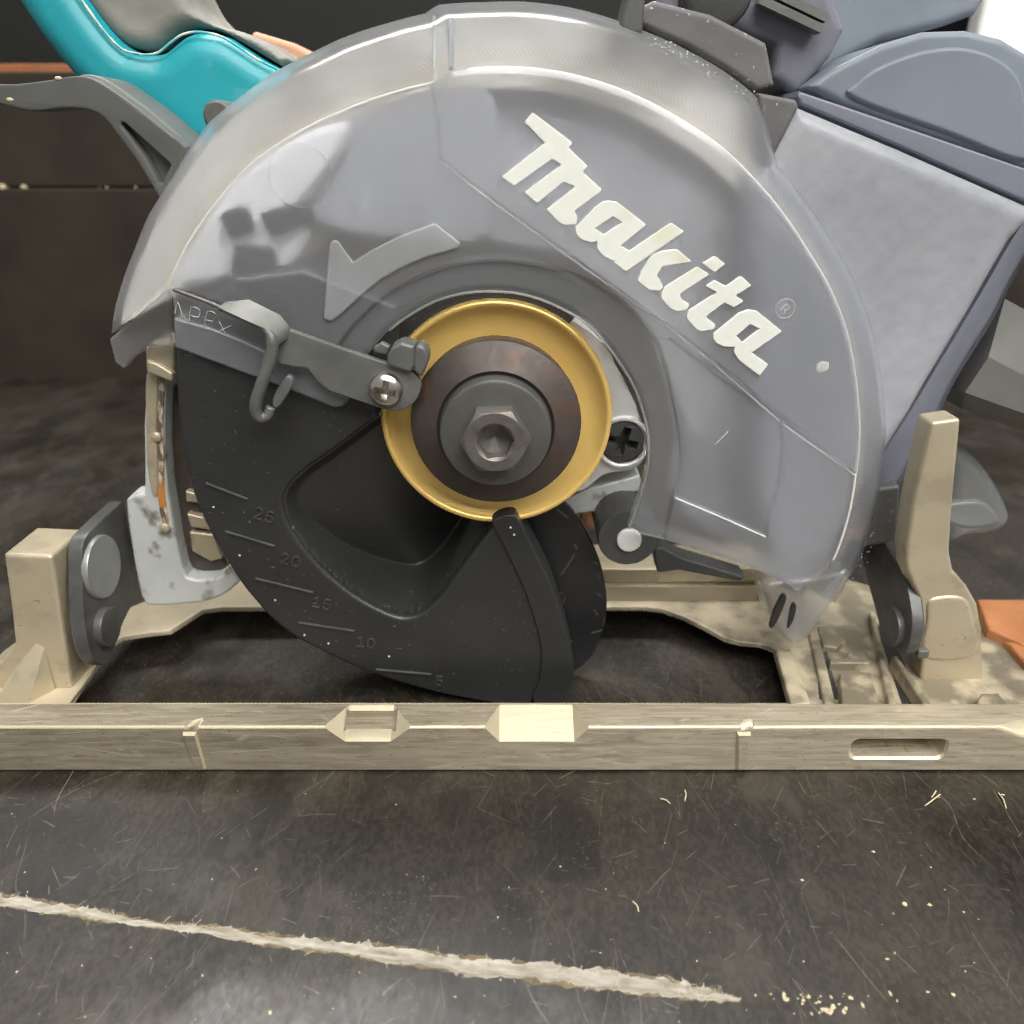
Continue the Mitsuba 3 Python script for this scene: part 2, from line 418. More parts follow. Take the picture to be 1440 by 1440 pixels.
mat('m_grip', lambda p, n, uv: mix([0.09, 0.088, 0.08], [0.36, 0.345, 0.31], fbm(p.x * 90, p.y * 90, p.z * 90, octaves=4)), 0.6)
mat('m_letter', lambda p, n, uv: mix([0.66, 0.665, 0.61], [0.60, 0.59, 0.46], smoothstep(0.6, 0.8, fbm(p.x * 90, p.z * 90, 3))), 0.5)
mat('m_orange', lambda p, n, uv: mix([0.30, 0.115, 0.042], [0.46, 0.195, 0.08], fbm(p.x * 120, p.y * 120, p.z * 120)), 0.5)
mat('m_batten', lambda p, n, uv: mix([0.22, 0.075, 0.03], [0.34, 0.13, 0.05], fbm(p.x * 30, p.y * 200, p.z * 200)), 0.6)
mat('m_peach', (0.60, 0.32, 0.20), 0.6)
mat('m_crumb', (0.50, 0.42, 0.28), 0.8)
mat('m_white', (0.90, 0.90, 0.89), 0.6)
mat('m_copper', (0.75, 0.42, 0.26), 0.35, metallic=0.8)
mat('m_liner', lambda p, n, uv: mix([0.40, 0.37, 0.31], [0.86, 0.83, 0.75], smoothstep(0.3, 0.7, fbm(p.x * 45, p.z * 45, 4))), 0.35, specular=0.5)
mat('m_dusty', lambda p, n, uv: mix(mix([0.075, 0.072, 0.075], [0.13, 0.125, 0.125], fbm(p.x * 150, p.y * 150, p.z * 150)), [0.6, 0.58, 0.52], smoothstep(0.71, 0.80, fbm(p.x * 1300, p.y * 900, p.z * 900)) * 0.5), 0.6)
mat('m_violet_dark', lambda p, n, uv: mix([0.09, 0.09, 0.12], [0.22, 0.22, 0.25], fbm(p.x * 70, p.y * 70, p.z * 70)), 0.3)
mat('m_scuff', lambda p, n, uv: mix([0.05, 0.36, 0.40], [0.62, 0.60, 0.48], smoothstep(0.35, 0.65, fbm(p.x * 260, p.y * 260, p.z * 260, octaves=4))), 0.6)
mat('m_inner', lambda p, n, uv: mix([0.27, 0.275, 0.29], [0.43, 0.435, 0.45], smoothstep(0.3, 0.7, fbm(p.x * 40, p.z * 40, 2))), 0.6)
mat('m_mark', (0.42, 0.42, 0.40), 0.5)


def clear_color(p, n, uv):
    c = mix([0.90, 0.915, 0.955], [0.95, 0.96, 0.985], fbm(p.x * 30, p.y * 30, p.z * 30))
    s = streaks(p.x, p.z, 70, 0.35, 0.03, 71) * 0.25 + smoothstep(0.88, 0.93, noise(p.x * 900, p.y * 900, p.z * 900)) * 0.4
    return mix(c, [0.95, 0.95, 0.93], dr.clip(s, 0, 1))


def clear(name, color, spec, rough, diff):
    scene[name] = {'type': 'principledthin', 'base_color': mikit.proc(color) if callable(color) else rgb(*color), 'roughness': rough, 'spec_trans': spec, 'diff_trans': diff, 'eta': 1.5}


clear('m_clear', clear_color, 0.86, 0.17, 0.8)
clear('m_clear_lit', lambda p, n, uv: mix([0.80, 0.785, 0.76], [0.92, 0.91, 0.89], fbm(p.x * 45, p.y * 45, p.z * 45)), 0.78, 0.11, 0.7)  # the cover plastic again, with warm reflected light put into its colour
clear('m_arrow', (0.94, 0.95, 0.97), 0.75, 0.15, 0.6)
clear('m_highlight', (0.93, 0.93, 0.92), 0.3, 0.2, 0.5)  # milkier than the cover: edge highlights put into the colour
clear('m_box', lambda p, n, uv: mix([0.46, 0.475, 0.525], [0.83, 0.84, 0.88], smoothstep(0.25, 0.75, fbm(p.x * 25, p.y * 25, p.z * 25, octaves=4)) * 0.6 + 0.4 * fbm(p.x * 400, p.y * 400, p.z * 400)), 0.35, 0.2, 0.7)
clear('m_lid', lambda p, n, uv: mix([0.26, 0.30, 0.35], [0.42, 0.46, 0.52], fbm(p.x * 40, p.y * 40, p.z * 40, octaves=4)), 0.25, 0.12, 0.6)
clear('m_violet', (0.34, 0.35, 0.42), 0.3, 0.2, 0.5)
clear('m_knob', (0.6, 0.62, 0.62), 0.7, 0.1, 0.6)

# ------------------------------------------------------------------ the bench and what is behind it

rng = np.random.default_rng(4)
gp = curve([(-60, 1254), (0, 1266), (70, 1276), (140, 1288), (220, 1301), (290, 1307), (380, 1322), (480, 1333), (560, 1344), (660, 1358), (760, 1369), (860, 1380), (940, 1390), (1000, 1399), (1042, 1407)], 40)
gw = np.interp([p[0] for p in gp], [-60, 60, 150, 200, 250, 300, 420, 520, 650, 750, 900, 960, 1010, 1045], [8, 8, 7.5, 3.5, 4.5, 7, 8, 10, 11.5, 12, 13, 11, 7, 1.0])
t = np.arange(len(gp))
j = lambda s: (meshkit.fbm(np.stack([t / 9, t * 0 + s, t * 0], 1), 4, s) - 0.5) * 2
up_ = [(p[0] + rng.normal() * 1.2, p[1] - w * (1 + 0.75 * a) - max(0, rng.normal() - 1.4) * 6) for p, w, a in zip(gp, gw, j(1))]
lo_ = [(p[0] + rng.normal() * 1.2, p[1] + w * (1 + 0.75 * a) + max(0, rng.normal() - 1.5) * 4) for p, w, a in zip(gp, gw, j(2))]
gouge = poly(xy(up_ + lo_[::-1], 0.0))
fr_u = [(p[0] + rng.normal() * 1.5, p[1] - w * (1.1 + 0.6 * a) - abs(rng.normal()) * 1.3) for p, w, a in zip(gp, gw, j(5))]
fr_l = [(p[0] + rng.normal() * 1.5, p[1] + w * (1.05 + 0.5 * a) + abs(rng.normal()) * 0.9) for p, w, a in zip(gp, gw, j(6))]
fg = poly(xy(fr_u + fr_l[::-1], 0.0)).difference(gouge.buffer(0.02))
add('workbench__gouge_fringe', [loft(q, [(0, -0.3), (0, 0.04)], XY) for q in getattr(fg, 'geoms', [fg]) if q.area > 0.02], 'm_fringe', False, label='brown frayed edge of the gouge')
fib = []
for k in range(150):
    i_ = int(rng.integers(0, len(gp)))
    sgn = rng.choice([-1, 1])
    p0 = onz(gp[i_][0], gp[i_][1] + sgn * gw[i_] * rng.uniform(0.5, 1.1), 0.05)
    an = rng.uniform(0, 2 * math.pi)
    ln = rng.uniform(0.5, 2.0)
    p1 = p0 + [math.cos(an) * ln, math.sin(an) * ln * 0.8, rng.uniform(0, 0.15)]
    fib.append(tube([p0, (p0 + p1) / 2 + [0, 0, 0.05], p1], rng.uniform(0.025, 0.06), 4))
add('workbench__gouge_fibre', fib, 'm_crumb', False, kind='stuff')
add('workbench', loft(sg.box(-900, -700, 900, 320).difference(gouge), [(0, -18), (0, 0)], XY), 'm_bench', False, label='scuffed dark brown workbench top of coated board with a pale gouge across its front', category='workbench')


def gouge_z(p):
    d_ = np.maximum(sd(p, gouge), 0)
    return -0.03 - 0.75 * ss(0, 1.3, d_) - 0.32 * (meshkit.fbm(np.stack([p[:, 0] / 2.2, p[:, 1] / 0.45, p[:, 0] * 0], 1), 4, 3) - 0.3) * ss(0, 0.6, d_)


add('workbench__gouge', relief(gouge.buffer(0.04), gouge_z, 0.28, plane=XY), 'm_gouge', 40, label='pale ragged gouge baring the wood')

crumbs = []
spots = [(1060 + abs(rng.normal()) * 90, 1404 + rng.normal() * 5, rng.uniform(0.8, 4)) for _ in range(26)] + [(1165 + rng.normal() * 18, 1419 + rng.normal() * 4, rng.uniform(1.5, 5)) for _ in range(18)] + [
         (1272, 1272, 5), (1307, 1273, 4), (1128, 1238, 3), (1320, 1121, 3), (1228, 1198, 3), (1248, 1349, 3), (1258, 1340, 2), (1256, 1285, 2), (1355, 1283, 2), (1370, 1124, 3),
         (298, 1237, 2), (360, 1223, 2), (285, 1372, 2), (380, 1425, 4), (844, 1340, 2), (788, 1219, 2), (700, 1290, 2), (1130, 1352, 2), (980, 1352, 2), (1410, 1118, 3), (640, 1402, 2)]
for _ in range(60):
    spots.append((rng.uniform(0, 1440), rng.uniform(1095, 1440), rng.uniform(0.8, 1.8)))
for px, py, s in spots:
    c = onz(px, py, 0)
    m = trimesh.creation.icosphere(subdivisions=1, radius=1.0)
    m.apply_scale([0.075 * s * rng.uniform(0.7, 1.5), 0.075 * s * rng.uniform(0.7, 1.5), 0.05 * s])
    m.vertices *= 1 + 0.25 * rng.normal(size=(len(m.vertices), 1))
    m.apply_translation(c + [0, 0, 0.03 * s])
    crumbs.append(m)
for a, b in (((929, 1123), (942, 1130)), ((963, 1111), (963, 1126)), ((1301, 1133), (1322, 1117)), ((1404, 1115), (1415, 1137)), ((890, 1268), (898, 1282)), ((1310, 1121), (1316, 1112))):
    a, b = onz(*a, 0.25), onz(*b, 0.25)
    crumbs.append(tube([a, (a + b) / 2 + [0.3, 0.1, 0.2], b], 0.16, 6))
add('sawdust', crumbs, 'm_crumb', False, label='pale sawdust crumbs and splinters scattered over the bench front', category='sawdust', kind='stuff')

add('back_panel', [rbox(-700, 700, 320, 345, -18, 111.6, 1.5), rbox(-700, 700, 327, 345, 112, 171, 1.5)], 'm_panel', 30,
    label='black coated panel standing along the back edge of the workbench', category='panel')
lc = []
for k in range(8):
    px = [2, 34, 60, 75, 92, 118, 128, 140, 170][k] if k < 2 else rng.uniform(-40, 260)
    c = at(px, 262 + rng.normal() * 1.5, 323.5)
    m = trimesh.creation.icosphere(subdivisions=1, radius=[2.2, 1.6][k] if k < 2 else rng.uniform(0.25, 0.7))
    m.vertices *= 1 + 0.2 * rng.normal(size=(len(m.vertices), 1))
    m.apply_translation([c[0], 323.5, 112.2])
    lc.append(m)
add('ledge_dust', lc, 'm_crumb', False, label='crumbs of dust lying along the ledge of the black back panel', category='dust', kind='stuff')
a, b = at(-60, 90, 330), at(235, 116, 330)
add('wooden_batten', rbox(a[0], b[0], 328, 343, b[2], a[2], 1.0), 'm_batten', 30, label='reddish brown wooden batten lying on top of the black back panel at left', category='batten')
g = at(1372, 60, 329)
add('bright_corner_block', rbox(g[0], g[0] + 160, 328, 344, 171.2, g[2] + 130, 4), 'm_white', 40, label='made-up white block standing in for the blown-out bright corner at upper right', category='block')  # made-up block, stands in for a blown-out bright area
add('wall', rbox(-900, 900, 420, 440, -400, 700, 1.0), 'm_wall', False, label='black wall far behind the workbench', category='wall')
g = poly(xz([(378, 62), (384, 56), (437, 72), (470, 90), (440, 100), (400, 92)], 120), 1.0)
a = at(378, 56, 120)
add('circular_saw__switch_button', slab(g, 100, 118, 1.5), 'm_peach', label='peach coloured switch button at the back of the handle')

# ------------------------------------------------------------------ base plate
S = 'circular_saw'
labels[S] = {'label': 'circular saw with smoky clear dust cover, gold flange and beige base on the dark workbench', 'category': 'saw'}
RF, RB, RT = -24.1, -15.5, 13.3                           # the front rail: front, back, top
prof = sg.box(RF, 0.05, RB, RT).buffer(-0.9).buffer(0.9, quad_segs=4)
pts = np.array(prof.exterior.coords)[:-1]
rail = mani(loft(sg.Polygon(pts), [(0, -150), (0, 125)], YZ))
# the rail's right end is drawn down in a gentle curve
c1 = onz(1385, 1022, RT)
rail = rail - hull([(c1[0], RF - 0.1, RT + 0.1), (c1[0] + 30, RF - 0.1, RT - 11), (c1[0] + 30, RF + 8, RT + 0.1), (c1[0] + 30, RF - 0.1, RT + 0.1)])


def X_(px, z=RT, y=RF):
    return at(px, 1030, y)[0]


def zf(py):
    return at(720, py, RF)[2]


def notch(xa, xb, xc, xd, zlow, yback):
    """A cut in the rail's upper edge: apexes xa, xd on the edge, flat floor between xb and xc."""
    e = 0.05
    return hull([(xa, RF - e, RT + e), (xd, RF - e, RT + e), (xb, RF - e, zlow), (xc, RF - e, zlow), (xb, yback, RT + e), (xc, yback, RT + e),
                 (xb, RF - 3, zlow - 0.2), (xc, RF - 3, zlow - 0.2), (xb, yback, RT + 3), (xc, yback, RT + 3), (xa, RF - 3, RT + 3), (xd, RF - 3, RT + 3)])


rail = rail - notch(X_(680), X_(702), X_(808), X_(830), zf(1043), RB - 0.6)
rail = rail - notch(X_(455), X_(484), X_(548), X_(580), zf(1043), RB - 0.6)
x0, x1 = X_(480), X_(555)
rail = rail - hull([(x, y, z) for x in (x0, x1) for y in (RF + 1.6, RF + 6.5) for z in (zf(1036), RT + 1)])
g = poly([(X_(1203), zf(1066)), (X_(1337), zf(1066)), (X_(1337), zf(1041)), (X_(1203), zf(1041))], 1.6)
rail = rail - mani(loft(g, [(-0.6, RF - 1), (-0.5, RF), (0, RF + 0.6), (0.3, RB - 1.5)]))
for px in (268, 1047):                                    # upright ribs across the front, with a nick above
    w0, w1 = X_(px - 11), X_(px + 9)
    zt, zb = zf(1031), zf(1079)
    rib = hull([(w0, RF + 0.2, zt + 0.5), (w1, RF + 0.2, zt + 0.5), (w0 + 0.3, RF - 0.9, zt), (w1 - 0.3, RF - 0.9, zt), ((w0 + w1) / 2 - 0.9 + 0.8, RF - 0.7, zb), ((w0 + w1) / 2 + 1.7, RF - 0.7, zb),
                ((w0 + w1) / 2 - 0.9, RF + 0.2, zb - 0.4), ((w0 + w1) / 2 + 2.1, RF + 0.2, zb - 0.4)])
    cut = hull([(w0 + 0.3, RF - 1, RT - 1.2), (w1, RF - 1, RT - 1.2), (w0 - 0.3, RF - 1, RT + 1), (w1 + 0.8, RF - 1, RT + 1), (w1 + 1.6, RF + 5, RT + 1), (w1 + 0.2, RF + 2.8, RT - 0.2), (w0 + 1, RF + 1.5, RT - 0.4)])
    rail = (rail - cut) + rib
nr = np.random.default_rng(9)
for _ in range(34):                                       # nicks along the rail's upper edge and foot
    nx, s_ = nr.uniform(-112, 112), nr.uniform(0.2, 0.7)
    z_ = RT + 0.05 if nr.uniform() < 0.75 else 0.0
    rail = rail - hull([(nx - s_ * nr.uniform(0.6, 2.4), RF, z_), (nx + s_ * nr.uniform(0.6, 2.4), RF, z_), (nx, RF + 1.1 * s_, z_), (nx + nr.uniform(-0.3, 0.3), RF - 0.3, z_ + (-1 if z_ else 1) * s_ * 1.2),
                        (nx, RF - 0.5, z_), (nx, RF, z_ + (1 if z_ else -1))])
add(S + '__base_rail', unmani(rail), 'm_rail', 30, label='scratched beige front rail of the base plate with two bright notches and a slot')

DZ = 9.0
outer = [(-170, RB - 0.2), (126, RB - 0.2), (140, -12), (146, 30), (120, 40), (90, 62), (-60, 60)] + xy([(285, 800), (230, 835), (170, 858), (120, 905), (70, 950), (10, 952), (-400, 960)], DZ)
win = xy([(100, 987), (132, 940), (160, 903), (172, 895), (205, 890), (240, 886), (262, 872), (285, 857), (310, 854), (500, 853), (858, 853), (905, 853), (930, 856), (960, 866), (1000, 886), (1020, 897),
          (1040, 902), (1070, 905), (1088, 912), (1095, 930), (1111, 987)], DZ)
win = [(x, max(y, RB - 0.3)) for x, y in win]
g = sg.Polygon(outer).difference(sg.Polygon(win).buffer(0)).difference(sg.box(win[0][0], RB - 2, win[-1][0], RB + 1.2))
g = max(getattr(g, 'geoms', [g]), key=lambda k: k.area)
add(S + '__base_plate', slab(g.buffer(-0.4).buffer(0.4, quad_segs=4), DZ, 7.6, 0.6, XY), 'm_cast_dirty')
# beam with the ruler along the far side of the window
y0 = onz(720, 826, 13)[1]
a, b = onz(560, 826, 13)[0], onz(1066, 826, 13)[0]
beam = hull([(-66, y0 - 1.4, DZ - 1), (b, y0 - 1.4, DZ - 1), (-66, y0, 13.2), (b, y0, 13.2), (-66, y0 + 20, 13.2), (b - 1, y0 + 20, 13.2), (-66, y0 + 20, DZ - 1), (b, y0 + 20, DZ - 1)])
add(S + '__base_beam', unmani(beam), 'm_cast', 25, label='straight beige beam behind the window of the base')
yb = y0 + 2.2
zt = at(900, 800, yb)[2]
strip = rbox(-10, at(1075, 815, yb)[0], yb, yb + 16, 13.3, zt, 0.5)
add(S + '__scale_strip', strip, 'm_cast', 25, label='beige strip with worn raised figures')
bumps = []
for k, px in enumerate((866, 882, 893, 899, 918, 923, 931, 946, 949, 962, 978, 984, 988, 998, 1003, 1006)):   # worn, no longer legible
    c = at(px, 820 + (k * 7 % 5) - 2, yb)
    m = trimesh.creation.icosphere(subdivisions=2, radius=1)
    m.apply_scale([0.35 + 0.25 * (k % 3 == 0), 0.3, 0.5 + 0.3 * (k % 2)])
    m.apply_translation([c[0], yb, c[2]])
    bumps.append(m)
add(S + '__scale_strip__raised_mark', bumps, 'm_cast', True, kind='stuff')


def px_prism(pts, z, down, r=0.5):                        # a raised rib of the deck, measured on its top
    return slab(poly(xy(pts, z), 0.15), z, z - down, r, XY)


deck = [([(1090, 912), (1112, 912), (1142, 990), (1112, 990)], 10.5), ([(1135, 880), (1150, 880), (1176, 990), (1160, 990)], 10.2),
        ([(1180, 946), (1226, 946), (1238, 992), (1184, 992)], 12.5), ([(1166, 924), (1192, 924), (1192, 916), (1220, 916), (1224, 932), (1168, 932)], 11.5),
        ([(1222, 860), (1230, 860), (1262, 992), (1250, 992)], 11.0), ([(1254, 922), (1263, 922), (1312, 992), (1300, 992)], 13.0),
        ([(1374, 986), (1380, 974), (1404, 974), (1416, 986), (1412, 994), (1378, 994)], 12.0), ([(1150, 880), (1166, 880), (1190, 900), (1178, 910), (1158, 908)], 11.0)]
for p, z in deck:
    add(S + '__base_rib', px_prism(p, z, z - 8, 0.7), 'm_cast_dirty')
g = poly(xy([(1146, 905), (1160, 905), (1180, 984), (1152, 984)], DZ), 0.1)
add(S + '__base_groove', slab(g, DZ + 0.12, DZ - 1, 0.05, XY, 1), 'm_rubber', label='dark groove in the base')  # a thin dark strip laid on the deck for the groove
for q in ([(1232, 880), (1248, 880), (1296, 990), (1268, 990)],):
    add(S + '__base_groove', slab(poly(xy(q, DZ)), DZ + 0.12, DZ - 1, 0.05, XY, 1), 'm_rubber')

# right bracket, its strap and the knob behind it
o = [(1352, 588), (1347, 640), (1341, 700), (1336, 776), (1341, 802), (1360, 824), (1375, 850), (1381, 885), (1383, 962), (1294, 962), (1299, 900), (1292, 840), (1276, 802), (1274, 776), (1284, 706), (1297, 650), (1310, 594)]
add(S + '__right_bracket', pillow(poly(xz(o, -1), 0.8), -1, 5.0, 0.9, 0.6), 'm_cast', 50)
pad = poly(xz(curve([(1310, 846), (1358, 842), (1373, 870), (1376, 925), (1302, 930), (1304, 880)], 5, True), -2.4), 1.2)
add(S + '__right_bracket__pad', pillow(pad, -1.6, 0, 1.4), 'm_cast', 50)
XR = at(1280, 850, -2)[0]
o = curve([(1238, 760), (1256, 785), (1272, 815), (1280, 850), (1282, 885), (1274, 915), (1258, 916), (1240, 892), (1228, 850), (1216, 805), (1212, 770)], 5, True)
strap = loft(poly(yz(o, XR)), [(0.6, XR), (0.15, XR + 0.2), (0, XR + 0.7), (0, XR + 2.7), (0.5, XR + 3.3)], YZ)
add(S + '__right_strap', strap, 'm_link')
c = atx(1258, 881, XR)


def pin(c, rad, x0, x1, n=48):                            # a round pin head along x, its face at x1
    s = 1 if x1 > x0 else -1
    m = lathe([(0, 0), (rad, 0), (rad, abs(x1 - x0) - 0.5), (rad - 0.15, abs(x1 - x0) - 0.15), (rad - 0.5, abs(x1 - x0)), (0, abs(x1 - x0))], 0, 0, n)
    v = m.vertices.copy()
    m.vertices = np.stack([x0 + s * v[:, 1], c[1] + v[:, 0], c[2] + v[:, 2]], 1)
    return fix(m)


add(S + '__right_strap__pin', pin(c, 5.2, XR + 0.2, XR - 1.6), 'm_link')
c = at(1290, 908, -1)
add(S + '__right_strap__clip', rbox(c[0] - 1.2, c[0] + 1.6, -4.2, -2.2, c[2] - 1.6, c[2] + 0.6, 0.4), 'm_steel')
g = poly(xz([(1216, 690), (1268, 682), (1264, 752), (1250, 765), (1212, 772)], 14), 1)
add(S + '__rear_block', slab(g, 14, 30, 1.2), 'm_grey')
g = poly(xz(curve([(1330, 640), (1362, 636), (1394, 668), (1418, 712), (1420, 735), (1396, 752), (1360, 756), (1330, 756)], 5, True), 40), 1)
add(S + '__wing_knob', slab(g, 38, 54, 5, steps=6, both=True), 'm_knob', 50, label='smoky clear wing knob')
g = poly(xz(curve([(1300, 700), (1358, 690), (1386, 712), (1380, 724), (1330, 726)], 5, True), 44), 0.5)
add(S + '__wing_knob__rib', slab(g, 36.5, 40, 1.2), 'm_knob', 50)

# left bracket, link and depth guide
o = [(4, 779), (73, 782), (102, 970), (-40, 985), (-40, 960), (2, 930), (20, 905), (14, 850)]
add(S + '__left_bracket', slab(poly(xz(o, -4.6), 0.8), -4.6, 9, 1.0), 'm_cast')
web = hull([tuple(at(*p, -4.6)) for p in ((50, 905), (62, 910), (72, 962))] + [tuple(onz(*p, DZ - 0.5)) for p in ((-10, 992), (40, 992), (78, 972))] + [tuple(at(66, 965, 0)), tuple(at(40, 905, 0))])
add(S + '__left_bracket__web', unmani(web), 'm_cast', 25)
XL = at(117, 830, -3)[0]
o = [(118, 762), (116, 800), (118, 860), (124, 905), (134, 930), (150, 934), (161, 914), (168, 890), (184, 856), (197, 846), (192, 800), (182, 745), (175, 706), (160, 716), (136, 738)]
link = loft(poly(yz(curve(o, 4, True), XL)), [(0.5, XL), (0.12, XL - 0.15), (0, XL - 0.6), (0, XL - 3.2), (0.5, XL - 3.8)], YZ)
add(S + '__left_link', link, 'm_link')
add(S + '__left_link__pin', pin(atx(141, 797, XL), 8.0, XL - 0.3, XL + 1.3), 'm_pin', label='large grey pivot pin')
add(S + '__left_link__pin', pin(atx(146, 881, XL), 5.1, XL - 0.3, XL + 2.0), 'm_link', label='small dark pivot pin')

YG = 16
o = [(177, 704), (184, 697), (203, 694), (203, 650), (202, 600), (204, 560), (207, 524), (234, 530), (231, 580), (231, 630), (236, 690), (248, 763), (256, 800), (262, 812), (276, 816), (300, 815), (312, 810), (320, 797), (336, 820), (322, 832), (306, 841), (280, 848),
     (235, 852), (206, 852), (198, 838), (188, 790), (179, 730)]
add(S + '__depth_guide', slab(poly(xz(o, YG), 0.35), YG, YG + 6, 0.8), 'm_alloy_dirty')
o = [(205, 528), (222, 524), (220, 600), (222, 690), (213, 694), (206, 650), (205, 600)]
add(S + '__depth_guide__rim', slab(poly(xz(curve(o, 4, True), YG - 0.6), 0.3), YG - 0.6, YG + 2, 0.5), 'm_cast')
o = curve([(222, 534), (231, 534), (229, 600), (232, 690), (238, 742), (230, 742), (221, 690), (219, 600)], 4, True)
scene['m_rust'] = {'type': 'twosided', 'bsdf': {'type': 'principled', 'roughness': 0.7, 'base_color': mikit.proc(lambda p, n, uv: mix(
    mix([0.50, 0.44, 0.33], [0.10, 0.075, 0.05], smoothstep(0.4, 0.55, fbm(p.x * 900, p.y * 300, p.z * 260, octaves=4))), [0.42, 0.17, 0.035], smoothstep(0.47, 0.6, fbm(p.x * 160, 3.0, p.z * 130)) * smoothstep(0.064, 0.052, p.z)))}}
add(S + '__depth_guide__rust_track', slab(poly(xz(o, YG - 0.1)), YG - 0.15, YG + 1, 0.1), 'm_rust', label='rust stained track of the depth guide')
for px, py in ((219, 615), (231, 743)):
    c = at(px, py, YG - 0.8)
    add(S + '__depth_guide__rivet', lathe([(0, YG - 1.2), (0.8, YG - 1.15), (1.25, YG - 0.8), (1.3, YG + 1), (0, YG + 1)], c[0], c[2], 32), 'm_cast')
o = [(203, 492), (212, 481), (247, 478), (243, 536), (232, 534), (205, 522)]
add(S + '__guide_head', slab(poly(xz(o, 12), 0.6), 12, 24, 0.8), 'm_cast')
o = [(205, 506), (222, 512), (243, 525), (242, 538), (206, 524)]
add(S + '__guide_head__lip', slab(poly(xz(o, 11), 0.4), 11, 13, 0.6), 'm_cast')
o = [(232, 540), (252, 545), (262, 650), (285, 730), (318, 800), (312, 812), (262, 815), (246, 763), (234, 690)]
add(S + '__guide_slot', slab(poly(xz(o, YG + 5)), YG + 5.0, YG + 7, 0.1), 'm_washer', label='dark rusty slot of the depth guide')
for q in ([(260, 690), (274, 694), (280, 708), (262, 706)], [(262, 722), (286, 728), (296, 746), (268, 742)], [(266, 748), (300, 752), (312, 786), (296, 790), (270, 776)]):
    add(S + '__cast_step', slab(poly(xz(q, YG + 3), 0.2), YG + 3, YG + 6, 0.5), 'm_cast')
# ------------------------------------------------------------------ lower guard
YL = 0.0
lo = curve([(246, 470), (247, 520), (250, 580), (257, 640), (269, 688), (284, 727), (300, 760), (320, 793), (342, 826), (366, 855), (390, 879), (418, 899), (462, 922), (500, 940), (545, 956), (600, 972), (640, 981)], 5) + \
     [(700, 992), (745, 994)] + curve([(752, 984), (764, 962), (768, 925), (764, 888), (750, 840), (732, 798), (713, 760), (700, 735)], 5)
ri = curve([(696, 738), (672, 768), (640, 812), (622, 838), (601, 858), (582, 867), (562, 868), (534, 858), (490, 832), (446, 793), (412, 748), (401, 722), (398, 705), (402, 690), (415, 673), (434, 657), (459, 640), (523, 592), (560, 560)], 5)
body = poly(xz(lo + ri + [(560, 430), (430, 380), (330, 392), (262, 440)], YL), 0.3)
hub = at(698, 588.5, 2)
hole_ = sg.Point(hub[0], hub[2]).buffer(25.9, quad_segs=40)
body = body.difference(hole_)
body = sg.Polygon(max(getattr(body, 'geoms', [body]), key=lambda k: k.area).exterior)
add(S + '__lower_guard', pillow(body, YL, YL + 20, 1.2, 0.7), 'm_black', 50, label='black lower guard with a moulded depth scale')
# raised lip along its open edge
lip = curve([(694, 742), (692, 733), (702, 727), (718, 724), (729, 730), (748, 767), (773, 817), (790, 866), (801, 905), (806, 930), (806, 955), (796, 978), (786, 992)], 6) + [(752, 993)] + \
      curve([(748, 980), (758, 956), (761, 919), (753, 879), (738, 833), (722, 798), (706, 764)], 6)
add(S + '__lower_guard__lip', pillow(poly(xz(lip, -0.7), 0.2), -0.7, 9, 0.45, 0.45), 'm_black', 45)
# sunk dish between rim and hub
dish = poly(xz(ri + [(600, 560), (720, 620), (760, 720), (700, 760)], 0)).difference(hole_)
dish = max(getattr(dish, 'geoms', [dish]), key=lambda k: k.area)
ax, az = at(425, 650, 0)[[0, 2]]
bx, bz = at(640, 830, 0)[[0, 2]]
dl = math.hypot(bx - ax, bz - az)


def dish_y(p):
    t_ = ((p[:, 0] - ax) * (bx - ax) + (p[:, 1] - az) * (bz - az)) / dl ** 2
    edge = np.maximum(sd(p, dish), 0)
    edge2 = shapely.distance(sg.LineString(xz(ri, 0)), shapely.points(p))
    return YL + 0.5 + 0.6 * ss(0, 1.2, edge2) + 24 * np.clip(t_ + 0.02, 0, 1) * ss(-0.3, 2.4, edge2)


add(S + '__lower_guard__dish', relief(dish.buffer(0.3), dish_y, 0.5), 'm_black', True, label='deep sunk dish of the lower guard')
for a, b in (((289, 679), (349, 702)), ((317, 747), (387, 768)), ((359, 813), (441, 833)), ((419, 875), (499, 887)), ((528, 941), (607, 948))):
    a, b = at(*a, YL), at(*b, YL)
    d = (b - a) / np.linalg.norm(b - a)
    w = np.cross(d, [0, 1, 0]) * 0.28
    h = hull([a + w, a - w, b + w, b - w, *(q + [0, -0.5, 0] + d * e for q in (a + w * 0.5, a - w * 0.5) for e in (0.2,)), *(q + [0, -0.5, 0] - d * 0.2 for q in (b + w * 0.5, b - w * 0.5))])
    add(S + '__lower_guard__scale_line', unmani(h), 'm_black_worn', False)


def lettering(text, px, py, height, angle, y, depth, bold=False):
    m = meshkit.text_mesh(text, height, depth, bold)
    m.vertices[:, :2] -= (m.bounds[0, :2] + m.bounds[1, :2]) / 2
    ca, sa = math.cos(math.radians(angle)), math.sin(math.radians(angle))
    v = m.vertices
    c = at(px, py, y)
    m.vertices = np.stack([c[0] + v[:, 0] * ca - v[:, 1] * sa, y + 0.05 - v[:, 2], c[2] + v[:, 0] * sa + v[:, 1] * ca], 1)
    return m


